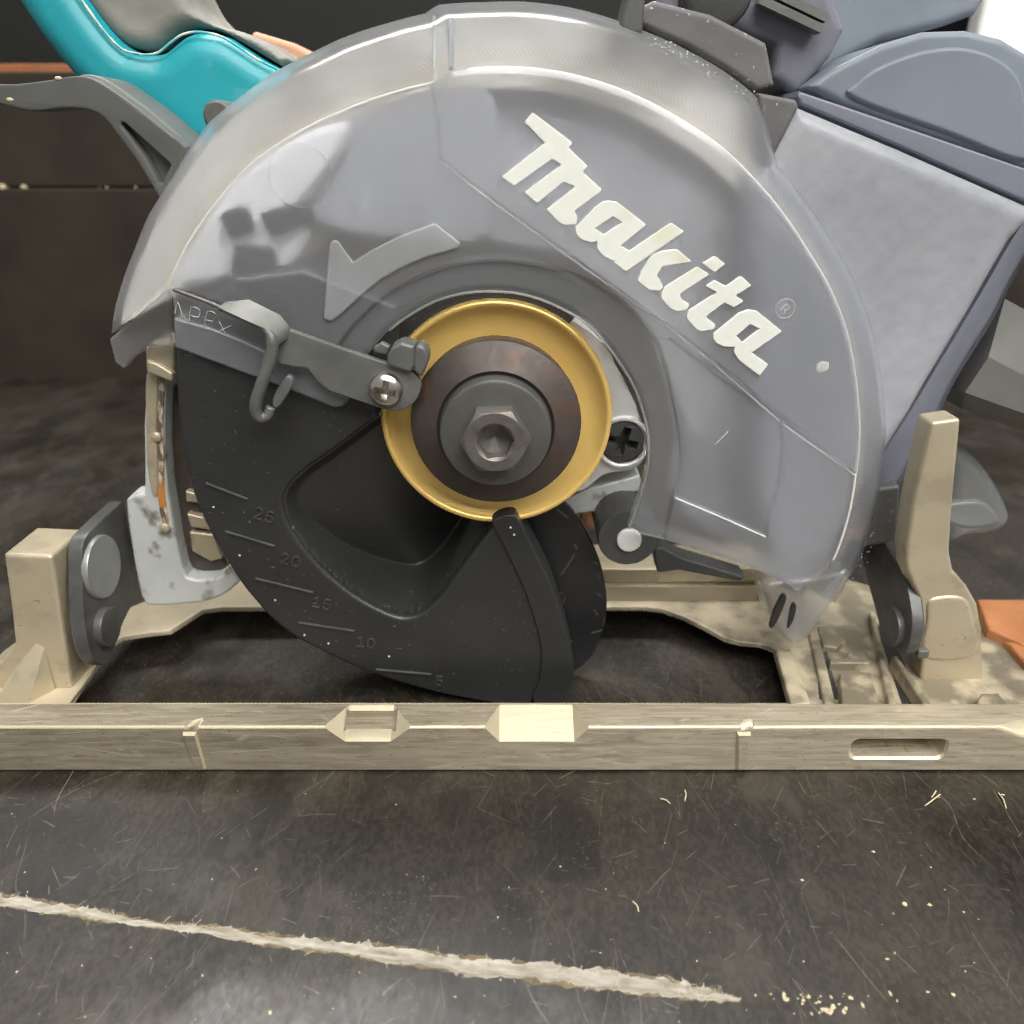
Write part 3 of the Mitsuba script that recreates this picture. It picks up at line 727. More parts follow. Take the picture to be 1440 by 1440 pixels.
for txt, px, py, ang in (('25', 372, 724, -20), ('20', 409, 787, -17), ('15', 453, 848, -14), ('10', 515, 903, -8), ('5', 618, 957, -4)):
    add(S + '__lower_guard__figure', lettering(txt, px, py, 3.0, ang, YL, 0.5), 'm_black_worn', False, label=f'moulded figure {txt}')
nibs = []
for px, py in ((300, 713), (337, 781), (387, 844), (428, 893), (462, 905), (547, 923), (718, 742), (723, 752)):
    c = at(px, py, YL if px < 700 else -1.6)
    nibs.append(trimesh.creation.icosphere(subdivisions=2, radius=0.28).apply_translation(c))
add(S + '__lower_guard__nib', nibs, 'm_mark', True, kind='stuff')
# rear cheek of the lower guard and the black drum round the hub
o = curve([(770, 690), (800, 712), (820, 740), (838, 776), (848, 806), (853, 840), (852, 868), (845, 895), (834, 920), (822, 934), (806, 946)], 5) + [(780, 940), (700, 760), (720, 700)]
add(S + '__lower_guard__rear_cheek', slab(poly(xz(o, 12), 0.3), 12, 13.4, 0.35), 'm_black_gloss', label='thin glossy rear cheek of the lower guard')
hub = at(698, 588.5, 2)
sec = [(0, 0)] + [(300 * math.cos(a), 300 * math.sin(a)) for a in np.radians(np.linspace(52, 168, 40))]
ring_ = sg.Point(hub[0], hub[2]).buffer(34, quad_segs=48).difference(sg.Point(hub[0], hub[2]).buffer(20, quad_segs=48)).intersection(affinity.translate(sg.Polygon(sec), hub[0], hub[2]))
add(S + '__lower_guard__drum', slab(ring_, 4.5, 9, 0.6), 'm_black', label='black drum of the guard behind the gold flange')

# ------------------------------------------------------------------ gold flange, washer, bolt
R0 = 163 * (hub[1] - CAM[1]) / 1090 / math.cos(PITCH) * 0.985
gx, gz = hub[0], hub[2]
sc = lambda px, y: px / 1090 * float(np.dot(np.array([gx, y, gz]) - CAM, FWD))
Ra, Rw, Rh, Rb = sc(163, 2), sc(120, -2.4), sc(79, -9), sc(42, -12.8)
p = [(Ra - 3, 9), (Ra, 6.5), (Ra, 2.6), (Ra - 0.15, 2.1), (Ra - 0.6, 1.75), (Ra - 1.1, 1.8), (Ra - 1.5, 2.2), (Ra - 2.2, 3.0), (Ra - 3.5, 3.9), (Ra - 5.5, 4.5), (Ra - 8.5, 4.6), (Rw - 1, 4.6)]
add(S + '__gold_flange', lathe(p + [(Rw - 1, 9)], gx, gz, 160), 'm_gold', 50, label='gold dished flange ring')
p = [(Rw - 2, 5), (Rw - 0.6, 4.4), (Rw, -1.9), (Rw - 0.25, -2.5), (Rw - 1.2, -3.0), (Rh + 0.9, -5.4), (Rh + 0.5, -5.0), (Rh + 0.3, -4.4), (2, -4.4), (2, 5)]
add(S + '__washer', lathe(p, gx, gz, 128), 'm_washer', 30, label='rust speckled brown conical washer')
p = [(2, -4), (Rh, -4), (Rh, -8.3), (Rh - 0.25, -8.75), (Rh - 0.8, -9.0), (Rh - 2.5, -9.0), (Rb + 0.5, -9.3), (2, -9.3)]
add(S + '__bolt_flange', lathe(p, gx, gz, 128), 'm_hex', 30)
hexr = sc(49.5, -11)
hx = m3.CrossSection([[(hexr * math.cos(a), hexr * math.sin(a)) for a in np.radians(np.arange(6) * 60 + 2)]]).extrude(5.2)
cone = m3.Manifold.revolve(m3.CrossSection([[(0, 0), (hexr + 2, 0), (hexr + 2, 5.2 - 2.0 - (hexr + 2 - Rb) * 0.0), (Rb + 0.1, 5.2 - 0.05), (Rb - 0.5, 5.2), (0, 5.2)]]), 64)
skt = sc(27, -13)
sock = m3.CrossSection([[(skt * math.cos(a), skt * math.sin(a)) for a in np.radians(np.arange(6) * 60 + 6)]]).extrude(4).translate((0, 0, 2.0))
tip = m3.Manifold.cylinder(1.6, 0.05, skt * 0.85, 40).translate((0, 0, 0.45))
cham = m3.Manifold.cylinder(0.7, skt * 0.86, skt * 1.08, 40).translate((0, 0, 4.6))
bolt = unmani((hx ^ cone) - sock - tip - cham)
v = bolt.vertices.copy()
bolt.vertices = np.stack([gx + v[:, 0], -9.0 - v[:, 2] * 0.9, gz + v[:, 1]], 1)
add(S + '__bolt', fix(bolt), 'm_bolt', 25, label='hexagon bolt head with a hexagon socket')

# ------------------------------------------------------------------ gear case, its screw, rubber stop
YC = 14
o = curve([(760, 420), (846, 478), (868, 520), (890, 560), (905, 600), (908, 640), (890, 660), (850, 668), (820, 690), (770, 700)], 5) + [(700, 640), (700, 480)]
c = at(876, 622, YC)
add(S + '__gear_case', loft(poly(xz(o, YC), 0.5).difference(sg.Point(c[0], c[2]).buffer(5.35, quad_segs=12)), [(0.3, YC), (0, YC + 0.4), (0, YC + 12)]), 'm_alloy', label='silver gear case')
for q in ([(849, 482), (868, 500), (872, 503), (858, 494)], [(873, 517), (882, 517), (897, 545), (884, 537)], [(900, 570), (909, 575), (911, 596), (905, 590)]):
    add(S + '__gear_case__tooth', slab(poly(xz(q, YC - 1)), YC - 1, YC + 1, 0.1), 'm_black_gloss')
o = [(820, 690), (900, 668), (905, 690), (850, 700), (838, 720), (800, 725), (790, 705)]
add(S + '__gear_case__foot', slab(poly(xz(o, YC + 2), 0.4), YC + 2, YC + 10, 0.6), 'm_alloy_dirty')


def cross_screw(name, px, py, y, rad, arm, mat_, dome=0.5, ang=20, label=None):
    c = at(px, py, y)
    k = np.linspace(0, math.pi / 2, 7)
    prof = [(0, 7)] + [(rad, 7), (rad, 0.7)] + [(rad * math.cos(a * 0.98) ** 0.8, 0.6 - (0.6 + dome) * math.sin(a) ** 1.0) for a in k[1:-1]] + [(0, -dome)]
    m = mani(lathe(prof, 0, 0, 48))
    bar = lambda w: m3.Manifold.batch_hull([m3.Manifold.cube((arm * 2, 0.1, w), True).translate((0, -dome - 0.2, 0)), m3.Manifold.cube((arm * 1.4, 0.1, w * 0.7), True).translate((0, arm * 0.9, 0))])
    cut = bar(arm * 0.55) + bar(arm * 0.55).rotate((0, 90, 0))
    m = unmani((m - cut.rotate((0, ang, 0))).translate((c[0], y, c[2])))
    return add(name, m, mat_, 30, label=label)


cross_screw(S + '__gear_case__screw', 876, 622, YC - 0.8, 5.2, 3.9, 'm_rubber', 0.1, 15, 'dark cross head screw')
c = at(876, 622, YC - 0.4)
add(S + '__gear_case__boss', lathe([(5.5, YC + 1), (5.5, YC - 0.9), (5.8, YC - 1.2), (6.3, YC - 1.2), (6.5, YC - 0.8), (6.6, YC + 1)], c[0], c[2], 64), 'm_alloy')
c = at(884, 757, 4)
r_ = 43 / 1090 * float(np.dot(c - CAM, FWD))
add(S + '__rubber_stop', lathe([(2, 26), (r_ - 0.5, 26), (r_, 25), (r_, 4.5), (r_ - 0.15, 4.15), (r_ - 0.5, 4), (2, 4)], c[0], c[2], 64), 'm_rubber', 35, label='black rubber stop')
add(S + '__rubber_stop__pin', lathe([(0, 2.6), (2.4, 2.65), (2.9, 3.0), (3.0, 3.5), (3.0, 6), (0, 6)], c[0] + 0.1, c[2] - 0.2, 48), 'm_alloy')
a = at(828, 716, 20)
add(S + '__copper_clip', rbox(a[0] - 2.5, a[0] + 3.5, 20, 26, a[2] - 6, a[2] + 1.5, 0.6), 'm_copper', 30, label='small copper coloured clip')
o = [(918, 772), (932, 770), (960, 785), (1050, 812), (1040, 818), (955, 802), (925, 806)]
add(S + '__dark_stay', slab(poly(xz(o, 10), 0.3), 10, 16, 0.6), 'm_rubber')

# ------------------------------------------------------------------ clear dust cover
YF = -3.0
hubp = (700, 580)


def polar(pts):
    a = np.asarray(pts, float)
    th = np.degrees(np.arctan2(580 - a[:, 1], a[:, 0] - 700)) % 360
    th = np.where(th > 270, th - 360, th)
    o_ = np.argsort(th)
    return th[o_], np.hypot(a[:, 0] - 700, a[:, 1] - 580)[o_]


face_edge = [(238, 397), (267, 337), (300, 290), (353, 230), (417, 187), (480, 157), (547, 132), (607, 117), (637, 101), (680, 96), (747, 97), (813, 108), (880, 130), (960, 171), (1013, 207), (1060, 253), (1100, 300),
             (1133, 350), (1167, 407), (1190, 466), (1198, 504), (1205, 554), (1208, 608), (1203, 668), (1194, 722), (1180, 768), (1163, 805), (1124, 830)]
outer_e = [(156, 476), (161, 436), (175, 388), (190, 349), (208, 304), (226, 275), (241, 252), (293, 173), (333, 140), (383, 103), (433, 77), (480, 54), (547, 32), (598, 19), (615, 7), (680, 3), (733, 2), (800, 10), (860, 26), (912, 46), (973, 74),
           (1021, 102), (1062, 134), (1080, 180), (1092, 232), (1130, 282), (1168, 336), (1200, 392), (1224, 455), (1236, 504), (1243, 554), (1246, 608), (1240, 668), (1229, 726), (1212, 780), (1190, 818)]
ta, ra = polar(face_edge)
tb, rb = polar(outer_e)
th = np.linspace(-29.5, 158.0, 260)
A = np.stack([700 + np.interp(th, ta, ra) * np.cos(np.radians(th)), 580 - np.interp(th, ta, ra) * np.sin(np.radians(th))], 1)
thb = np.linspace(-29.5, 168.5, 260)
B = np.stack([700 + np.interp(thb, tb, rb) * np.cos(np.radians(thb)), 580 - np.interp(thb, tb, rb) * np.sin(np.radians(thb))], 1)
inner = curve([(500, 520), (540, 472), (577, 443), (623, 420), (680, 410), (747, 417), (813, 447), (850, 482), (876, 518), (894, 550), (907, 590), (912, 620), (911, 655), (903, 690), (890, 728), (884, 744)], 5)
bottom = [(900, 752), (935, 760), (1018, 786), (1090, 812), (1124, 832)]
left_low = [(246, 489), (358, 530), (420, 552), (485, 572), (495, 545)]
fa = [tuple(at(*q, YF)) for q in A]
face_px = [(238, 405)] + left_low + inner + bottom
g_face = sg.Polygon([(q[0], q[2]) for q in fa] + xz(face_px, YF)).buffer(0)
g_face = max(getattr(g_face, 'geoms', [g_face]), key=lambda k: k.area)
panel = poly(xz([(607, 60), (607, 117), (617, 187), (618, 223), (700, 286), (960, 473), (1203, 666), (1330, 700), (1400, 300), (1000, 20)], YF))
lipo = curve([(440, 560), (476, 487), (513, 442), (558, 407), (613, 380), (658, 370), (707, 367), (780, 378), (833, 397), (880, 428), (923, 478), (942, 545), (954, 607), (957, 655), (948, 697), (935, 752)], 6)
liparea = poly(xz(lipo + [(935, 800), (700, 800), (440, 700)], YF))
pocket = poly(xz(lipo[-30:] + [], YF)) if False else poly(xz([(923, 478), (942, 545), (954, 607), (957, 655), (950, 699), (1013, 725), (1076, 754), (1086, 706), (1096, 673), (1101, 631), (1098, 592), (1010, 530), (940, 476)], YF))
arrow = poly(xz([(469, 338), (475, 338), (497, 368), (522, 352), (558, 334), (591, 321), (611, 314), (614, 315), (647, 341), (646, 347), (636, 351), (602, 360), (569, 374), (536, 392), (504, 419), (482, 439), (467, 451), (456, 448), (459, 404), (462, 369), (464, 343)], YF), 0.1)
cc = at(423, 247, YF)
crn = sg.Point(cc[0], cc[2]).buffer(5.75, quad_segs=32)
cr2 = at(1104, 434, YF)
stripc = poly(xz([(225, 396), (238, 403), (300, 425), (395, 470), (500, 520), (500, 600), (225, 500)], YF))


def cover_y(p):
    y = np.full(len(p), YF)
    y -= 1.3 * ss(-0.35, 0.35, sd(p, panel))
    y += 1.1 * ss(-0.4, 0.4, sd(p, liparea))
    y += 0.8 * ss(-0.5, 0.3, sd(p, pocket)) * (1 - ss(-0.35, 0.35, sd(p, panel)))
    y -= 0.15 * np.exp(-(sd(p, crn) / 0.16) ** 2)
    y += 0.9 * ss(-0.5, 0.5, sd(p, stripc))
    d = shapely.distance(g_face.boundary, shapely.points(p))
    y += 0.5 * (1 - ss(0, 1.1, d))
    return y + 0.12 * (meshkit.fbm(np.stack([p[:, 0] / 9, p[:, 1] / 9, p[:, 0] * 0], 1), 3, 2) - 0.5)


feat = []
for gg in (panel, liparea, pocket, arrow, crn, stripc):
    for off in ((-0.35, -0.12, 0.12, 0.35) if gg is not crn else (-0.3, -0.16, 0, 0.16, 0.3)):
        r_ = gg.buffer(off).exterior
        q = np.array([r_.interpolate(t).coords[0] for t in np.arange(0, r_.length, 0.3)])
        feat.append(q[shapely.contains_xy(g_face.buffer(-0.25), q[:, 0], q[:, 1])])
face = relief(g_face, cover_y, 0.5, feat)
# the flared rim: from the face's edge outwards and back
nA = len(A)
rows = []
for u, y in ((0, YF + 0.4), (0.05, YF + 0.9), (0.12, YF + 1.6), (0.4, YF + 4.2), (0.74, YF + 7.5), (0.80, YF + 8.3), (0.85, YF + 9.4), (0.93, YF + 12.5), (1.0, YF + 17.0)):
    q = A * (1 - u) + B * u
    rows.append(np.array([at(q[k, 0], q[k, 1], y) for k in range(nA)]))
last = rows[-1]
for back in (4, 8):
    rows.append(last + [0, back, 0])
R = np.array(rows)
# the joint of the two cover halves: the part right of it stands 0.9 mm prouder
cx_, cz_ = at(700, 580, 0)[[0, 2]]
i = np.arange(nA - 1)
f = []
for k in range(len(rows) - 1):
    a = k * nA + i
    f += [np.stack([a, a + 1, a + 1 + nA], 1), np.stack([a, a + 1 + nA, a + nA], 1)]
kf = nA - 1
rim = trimesh.Trimesh(R.reshape(-1, 3), np.vstack(f[:5]), process=False)
edge_band = trimesh.Trimesh(R.reshape(-1, 3), np.vstack(f[5:]), process=False)
for m_ in (rim, edge_band):
    m_.remove_unreferenced_vertices()


def skirt(pts, y0, depths):
    p = np.array(xz(pts, y0))
    n_ = len(p)
    v = np.vstack([np.stack([p[:, 0], np.full(n_, y0 + d), p[:, 1]], 1) for d in depths])
    i = np.arange(n_ - 1)
    f = []
    for k in range(len(depths) - 1):
        a = k * n_ + i
        f += [np.stack([a, a + 1, a + 1 + n_], 1), np.stack([a, a + 1 + n_, a + n_], 1)]
    return trimesh.Trimesh(v, np.vstack(f), process=False)


walls = [skirt(inner, YF, (1.5, 3.5)), skirt(bottom[:1] + bottom, YF, (0.4, 9)), skirt(left_low[:-1], YF, (1.2, 9))]
C_ = S + '__dust_cover'
add(C_ + '__arrow', slab(arrow, YF - 0.75, YF - 0.05, 0.3), 'm_arrow', 40, label='raised curved arrow on the cover')
add(C_ + '__rim', rim, 'm_clear_lit', 50, label='rim of the dust cover with warm reflected light put into its colour')
add(C_ + '__edge_band', edge_band, 'm_clear', 50)
add(C_, [face] + walls, 'm_clear', 40, label='smoky clear plastic dust cover over the blade')
o = curve([(1078, 822), (1082, 858), (1090, 886), (1104, 900), (1121, 908), (1140, 898), (1156, 876), (1196, 806), (1150, 812)], 4, True)
add(C_ + '__chute', pillow(poly(xz(o, 2), 0.4), 2, 14, 2.5), 'm_clear', 50, label='clear rounded chute at the bottom of the dust cover')
for q in ([(1098, 838), (1106, 842), (1092, 876), (1083, 884), (1084, 872)], [(1114, 850), (1120, 852), (1116, 872), (1108, 884), (1109, 872)]):
    add(C_ + '__slot', slab(poly(xz(curve(q, 3, True), 1.4)), 1.4, 2.2, 0.1), 'm_black_gloss')
endp = [(238, 405), (246, 489), (212, 486), (190, 502), (176, 518), (164, 508), (156, 476)]
add(C_ + '__rim_end', slab(poly(xz(endp, 9), 0.3), 8, 10, 0.6), 'm_clear', 40)
# seam ridges across the rim near the top
for seam, wd in (([(633, 27, 4.6), (634, 60, 1.4), (635, 96, -2.2)], 0.5), ([(610, 24, 4.6), (611, 60, 1.4), (611, 116, -2.4)], 0.3)):
    add(C_ + '__seam', tube(curve([tuple(at(px, py, y - 0.2)) for px, py, y in seam], 5), wd), 'm_clear', 50)
k0 = int(np.argmin(np.abs(th - 96)))
add(C_ + '__edge_highlight', tube([at(q[0], q[1], YF + 0.1) for q in A[8:k0:2]], 0.26, 10), 'm_highlight', True, label='added pale bead for the bright highlight along the edge of the cover face')
k1 = int(np.argmin(np.abs(th - 101)))
add(C_ + '__edge_highlight', tube([at(q[0], q[1], YF + 0.1) for q in A[k1::2]], 0.16, 10), 'm_highlight', True)
dg = [(618, 224), (700, 287), (800, 359), (960, 474), (1098, 591)]  # added beads draw the bright highlight along the panel edges
add(C_ + '__panel_highlight', tube(curve([tuple(at(px - 1, py + 2, YF - 0.1)) for px, py in dg], 8), 0.16, 8), 'm_highlight', True)
add(C_ + '__panel_highlight', tube(curve([tuple(at(px, py, YF - 0.1)) for px, py in ((1101, 597), (1150, 632), (1203, 669))], 8), 0.2, 8), 'm_highlight', True)
add(C_ + '__panel_highlight', tube(curve([tuple(at(px, py, YF + 0.1)) for px, py in ((951, 701), (1013, 727), (1076, 755))], 8), 0.2, 8), 'm_highlight', True)
add(C_ + '__opening_bead', tube([at(q[0], q[1], YF + 1.2) for q in inner[6:]], 0.26, 8), 'm_clear_lit', True)
c = at(1104, 434, YF - 1.3)
a_ = np.linspace(0, 2 * np.pi, 40)
add(C_ + '__mark_ring', tube([(c[0] + 1.9 * math.cos(k), YF - 1.42, c[2] + 1.9 * math.sin(k)) for k in a_], 0.11, 6), 'm_mark', True)
add(C_ + '__mark', lettering('R', 1104, 434, 1.9, -36, YF - 1.35, 0.2), 'm_mark', False)
add(C_ + '__scratch', tube([at(1005, 626, YF - 0.3), at(1014, 617, YF - 0.35), at(1024, 607, YF - 0.3)], 0.16, 6), 'm_mark', True)
c = at(1157, 516, YF - 1.4)
m = trimesh.creation.icosphere(subdivisions=2, radius=1)
m.apply_scale([1.3, 0.15, 1.2])
m.vertices *= 1 + 0.12 * rng.normal(size=(len(m.vertices), 1))
add(C_ + '__stuck_crumb', m.apply_translation(c), 'm_mark', True, label='pale crumb stuck to the cover')
# hand scratched letters
strokes = [[(246, 441), (250, 425), (256, 443)], [(266, 452), (269, 432), (281, 436), (279, 446), (268, 444)], [(303, 441), (292, 438), (288, 460), (300, 463)], [(290, 450), (299, 452)], [(308, 452), (321, 477)], [(325, 458), (300, 470)]]
for st in strokes:
    q = [at(px, py, YF + 0.75) for px, py in st]
    q = [q[0] + (q[-1] - q[0]) * k for k in np.linspace(0, 1, 4)] if len(q) == 2 else q
    add(C_ + '__scratched_letter', tube(np.array(curve([tuple(x) for x in q], 2)), 0.12, 6), 'm_mark', True)

flecks = []
for k in range(260):
    if k < 190:
        u = rng.beta(3, 1.6)
        px, py, yy = 1262 - 108 * u + rng.normal() * 13, 668 + 190 * u + rng.normal() * 12, 12.7
    else:
        u = rng.uniform(0, 1)
        px, py, yy = 905 + 165 * u + rng.normal() * 5, 52 + 95 * u ** 1.2 + rng.normal() * 6, YF + 9 - 3 * rng.uniform()
    c = at(px, py, yy)
    m = trimesh.creation.icosphere(subdivisions=1, radius=1)
    m.apply_scale(np.array([1.4, 0.5, 1.0]) * rng.uniform(0.03, 0.15))
    m.vertices *= 1 + 0.25 * rng.normal(size=(len(m.vertices), 1))
    flecks.append(m.apply_translation(c))
add(C_ + '__dust_fleck', flecks, 'm_mark', False, kind='stuff', label='white flecks of dust and chips along the edges of the cover')
# white lettering
LT = lambda pts: [(680 + x / 3.13, 130 + y / 3.13) for x, y in pts]
glyphs = [('m', [[(215, 88), (392, 223), (374, 244), (458, 326), (437, 351), (522, 430), (400, 522), (414, 545), (408, 580), (360, 584), (335, 575), (276, 516), (402, 414), (352, 394), (235, 488), (178, 440), (342, 318), (302, 292), (135, 412), (78, 372), (268, 222), (180, 130)]], []),
          ('a', [[(404, 592), (500, 496), (522, 481), (548, 475), (585, 480), (715, 582), (603, 674), (655, 706), (612, 733), (590, 740), (560, 737), (520, 714), (497, 684), (499, 654), (475, 660), (430, 648), (406, 622)]], [[(490, 598), (568, 545), (608, 572), (527, 624)]]),
          ('k', [[(825, 572), (882, 612), (625, 788), (568, 745)], [(676, 828), (690, 790), (737, 713), (790, 695), (850, 690), (915, 744), (785, 764), (762, 802), (790, 858), (772, 872), (725, 868)]], []),
          ('i', [[(940, 765), (992, 800), (862, 885), (868, 908), (905, 930), (893, 955), (850, 964), (815, 946), (780, 905), (780, 878), (800, 852)], [(1015, 718), (1062, 755), (1015, 790), (960, 752)]], []),
          ('t', [[(1130, 806), (1176, 848), (1108, 892), (1142, 918), (1098, 945), (1058, 922), (975, 985), (1020, 1022), (1008, 1042), (955, 1050), (930, 1036), (890, 992), (897, 960), (1042, 868), (1022, 877), (975, 852), (1015, 825), (1065, 852)]], []),
          ('a', [[(1010, 1060), (1120, 970), (1160, 955), (1200, 960), (1310, 1050), (1178, 1143), (1250, 1195), (1212, 1245), (1120, 1175), (1098, 1140), (1102, 1118), (1060, 1118), (1020, 1100), (1008, 1080)]], [[(1110, 1070), (1170, 1018), (1212, 1038), (1137, 1098)]])]
for nm, solids, holes in glyphs:
    gg = shapely.union_all([poly(xz(LT(q), YF - 1.3)) for q in solids])
    for h in holes:
        gg = gg.difference(poly(xz(LT(h), YF - 1.3)))
    ms = [slab(poly(list(k.exterior.coords), 0.12) if not k.interiors else k, YF - 1.85, YF - 1.0, 0.12, steps=2) for k in getattr(gg, 'geoms', [gg])]
    add(C_ + '__letter', ms, 'm_letter', 20, label=f'white raised letter {nm}')

# what shows through the cover
La, Lb = A * 1.06 - np.array(hubp) * 0.06 * 0 - A * 0.06, A * 0.16 + B * 0.84
lin = sg.Polygon([tuple(at(*q, 20)[[0, 2]]) for q in (A * 0.94 + np.array(hubp) * 0.06)] + [tuple(at(*q, 20)[[0, 2]]) for q in Lb[::-1]]).buffer(0)
lin = max(getattr(lin, 'geoms', [lin]), key=lambda k: k.area)
add(C_ + '__back_wall', slab(sg.Polygon(lin.exterior), 20, 22, 0.2), 'm_liner', label='warm grey back wall of the cover seen through its rim')
o = [(440, 190), (520, 140), (640, 110), (700, 150), (690, 330), (600, 345), (480, 330), (430, 300)]
add(S + '__inner_case', slab(poly(xz(curve(o, 4, True), 20), 1), 20, 34, 2), 'm_inner')
o = [(255, 402), (276, 340), (310, 285), (380, 215), (440, 182), (486, 176), (478, 215), (446, 262), (420, 300), (428, 340), (400, 385), (330, 392)]
add(S + '__upper_case', slab(poly(xz(curve(o, 4, True), 17), 1), 17, 40, 2), 'm_white', label='pale casting seen dimly through the cover')
for q in ([(305, 300), (340, 290), (358, 322), (322, 338)], [(362, 300), (420, 285), (440, 310), (380, 335)], [(330, 345), (385, 350), (380, 390), (320, 385)]):
    add(S + '__upper_case__pocket', slab(poly(xz(q, 14), 1.2), 14.5, 18, 0.6), 'm_rubber')
o = [(600, 120), (800, 110), (1000, 200), (1110, 330), (1180, 480), (1190, 640), (1150, 780), (960, 730), (960, 600), (900, 450), (800, 370), (700, 350), (640, 330)]
add(S + '__inner_case', slab(poly(xz(curve(o, 4, True), 24), 1), 24, 34, 2), 'm_inner', label='silver inner case seen dimly through the cover')

# ------------------------------------------------------------------ dust box
YB = 13.0
band_in = [(1460, 290), (1426, 340), (1397, 390), (1367, 442), (1340, 487), (1312, 533), (1282, 585), (1257, 624), (1236, 664), (1192, 744), (1164, 800)]
band_out = [(1500, 290), (1452, 350), (1423, 397), (1398, 447), (1370, 492), (1338, 545), (1318, 588), (1294, 628), (1270, 674), (1216, 768), (1188, 822)]
rows_ = []
for u, y in ((-0.15, 0.6), (0, 1.2), (0.3, 2.2), (0.7, 5.5), (1.0, 10.5), (1.0, 34)):
    rows_.append([at(a[0] * (1 - u) + b[0] * u, a[1] * (1 - u) + b[1] * u, YB + y) if y < 30 else at(b[0], b[1], YB + 10.5) + [0, 22, 0] for a, b in zip(curve(band_in, 4), curve(band_out, 4))])
nb = len(rows_[0])
i = np.arange(nb - 1)
f = np.vstack([np.vstack([np.stack([k * nb + i, k * nb + i + 1, (k + 1) * nb + i + 1], 1), np.stack([k * nb + i, (k + 1) * nb + i + 1, (k + 1) * nb + i], 1)]) for k in range(5)])
add(S + '__dust_box_side', trimesh.Trimesh(np.array(rows_).reshape(-1, 3), f, process=False), 'm_violet', 45, label='violet grey rounded side of the dust box')
o = [(1050, 262), (1080, 230), (1122, 148), (1270, 210), (1440, 285), (1470, 298)] + band_in[1:] + [(1130, 850), (1100, 830), (1060, 700)]
box_ = pillow(poly(xz(o, YB), 0.5), YB, YB + 30, 3.5)
add(S + '__dust_box', box_, 'm_box', 45, label='milky grey plastic dust box')
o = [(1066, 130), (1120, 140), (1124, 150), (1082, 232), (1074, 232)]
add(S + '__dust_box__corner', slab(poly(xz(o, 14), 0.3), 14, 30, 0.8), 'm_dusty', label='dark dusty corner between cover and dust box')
o = [(1124, 128), (1190, 150), (1440, 236), (1560, 276), (1560, 330), (1440, 283), (1270, 208), (1124, 146)]
add(S + '__dust_box__band', slab(poly(xz(o, YB + 2)), YB + 2, YB + 24, 0.6), 'm_violet', label='violet tinted seam band')
o = [(1136, 122), (1180, 92), (1240, 62), (1300, 44), (1360, 42), (1410, 54), (1460, 84), (1560, 160), (1560, 278), (1440, 236), (1190, 150)]
add(S + '__box_lid', slab(poly(xz(o, YB + 4), 0.4), YB + 4, YB + 26, 1.4), 'm_lid', 45, label='blue grey translucent lid of the dust box')
o = curve([(1200, 138), (1206, 116), (1240, 92), (1296, 72), (1350, 66), (1396, 78), (1432, 106), (1446, 160), (1446, 226), (1330, 186)], 5, True)
add(S + '__box_lid__recess', slab(poly(xz(o, YB + 3), 0.5), YB + 3.0, YB + 5, 0.8), 'm_lid', 45)
o = [(880, 20), (912, 40), (973, 68), (1021, 96), (1066, 128), (1090, 120), (1078, 60), (1000, 20), (920, 0)]
add(S + '__dust_lip', slab(poly(xz(o, 16), 0.4), 16, 26, 1), 'm_dusty', label='dark dusty lip along the back of the cover')
o = [(930, 30), (960, -40), (1160, -40), (1190, 40), (1170, 80), (1120, 135), (1085, 110), (1092, 62), (1010, 34)]
add(S + '__rear_housing', slab(poly(xz(o, 24), 0.6), 24, 60, 2), 'm_violet_dark', 45, label='dark violet housing at the top behind the cover')
o = [(1090, 130), (1150, 20), (1170, -60), (1420, -60), (1374, 20), (1330, 36), (1240, 58), (1170, 94), (1136, 122)]
add(S + '__lid_back', slab(poly(xz(o, 36), 0.6), 36, 60, 2), 'm_lid', 45, label='blue grey back half of the dust box lid')
o = [(870, 42), (884, -20), (910, -20), (904, 45), (895, 52)]
add(S + '__cover_lug', slab(poly(xz(o, 10), 0.3), 10, 18, 1), 'm_grey')
c = at(1012, -16, 18)
add(S + '__black_knob', lathe([(0, 18), (5.5, 18), (6.6, 18.6), (7, 19.6), (7, 30), (0, 30)], c[0], c[2], 64), 'm_rubber', 35, label='round black knob at the top edge')
a, b = at(1072, -8, 20), at(1160, 34, 20)
d = (b - a) / np.linalg.norm(b - a)
w = np.cross(d, [0, 1, 0])
for k in (-1.6, 0.4):
    pts = [q + w * e + [0, yy, 0] for q in (a, b) for e in (k, k + 1.5) for yy in (0, 3)]
    add(S + '__metal_clip', unmani(hull(pts)), 'm_steel', 20)

# ------------------------------------------------------------------ motor housing, handle, lever
o = [(1354, 552), (1380, 500), (1413, 418), (1500, 462), (1600, 480), (1600, 660), (1440, 605)]
top = [tuple(at(*q, 30)) for q in ((1413, 420), (1560, 500))] + [tuple(at(*q, 24)) for q in ((1390, 502), (1560, 590))]
bot = [tuple(at(*q, 24.5)) for q in ((1357, 552), (1560, 624))] + [tuple(at(*q, 34)) for q in ((1352, 575), (1560, 650))]
back = [tuple(np.array(q) + [0, 40, 0]) for q in (top[0], top[1], bot[2], bot[3])]
add(S + '__motor_housing', unmani(hull(top + bot + back)), 'm_motor', 20, label='grey motor housing behind the dust box')

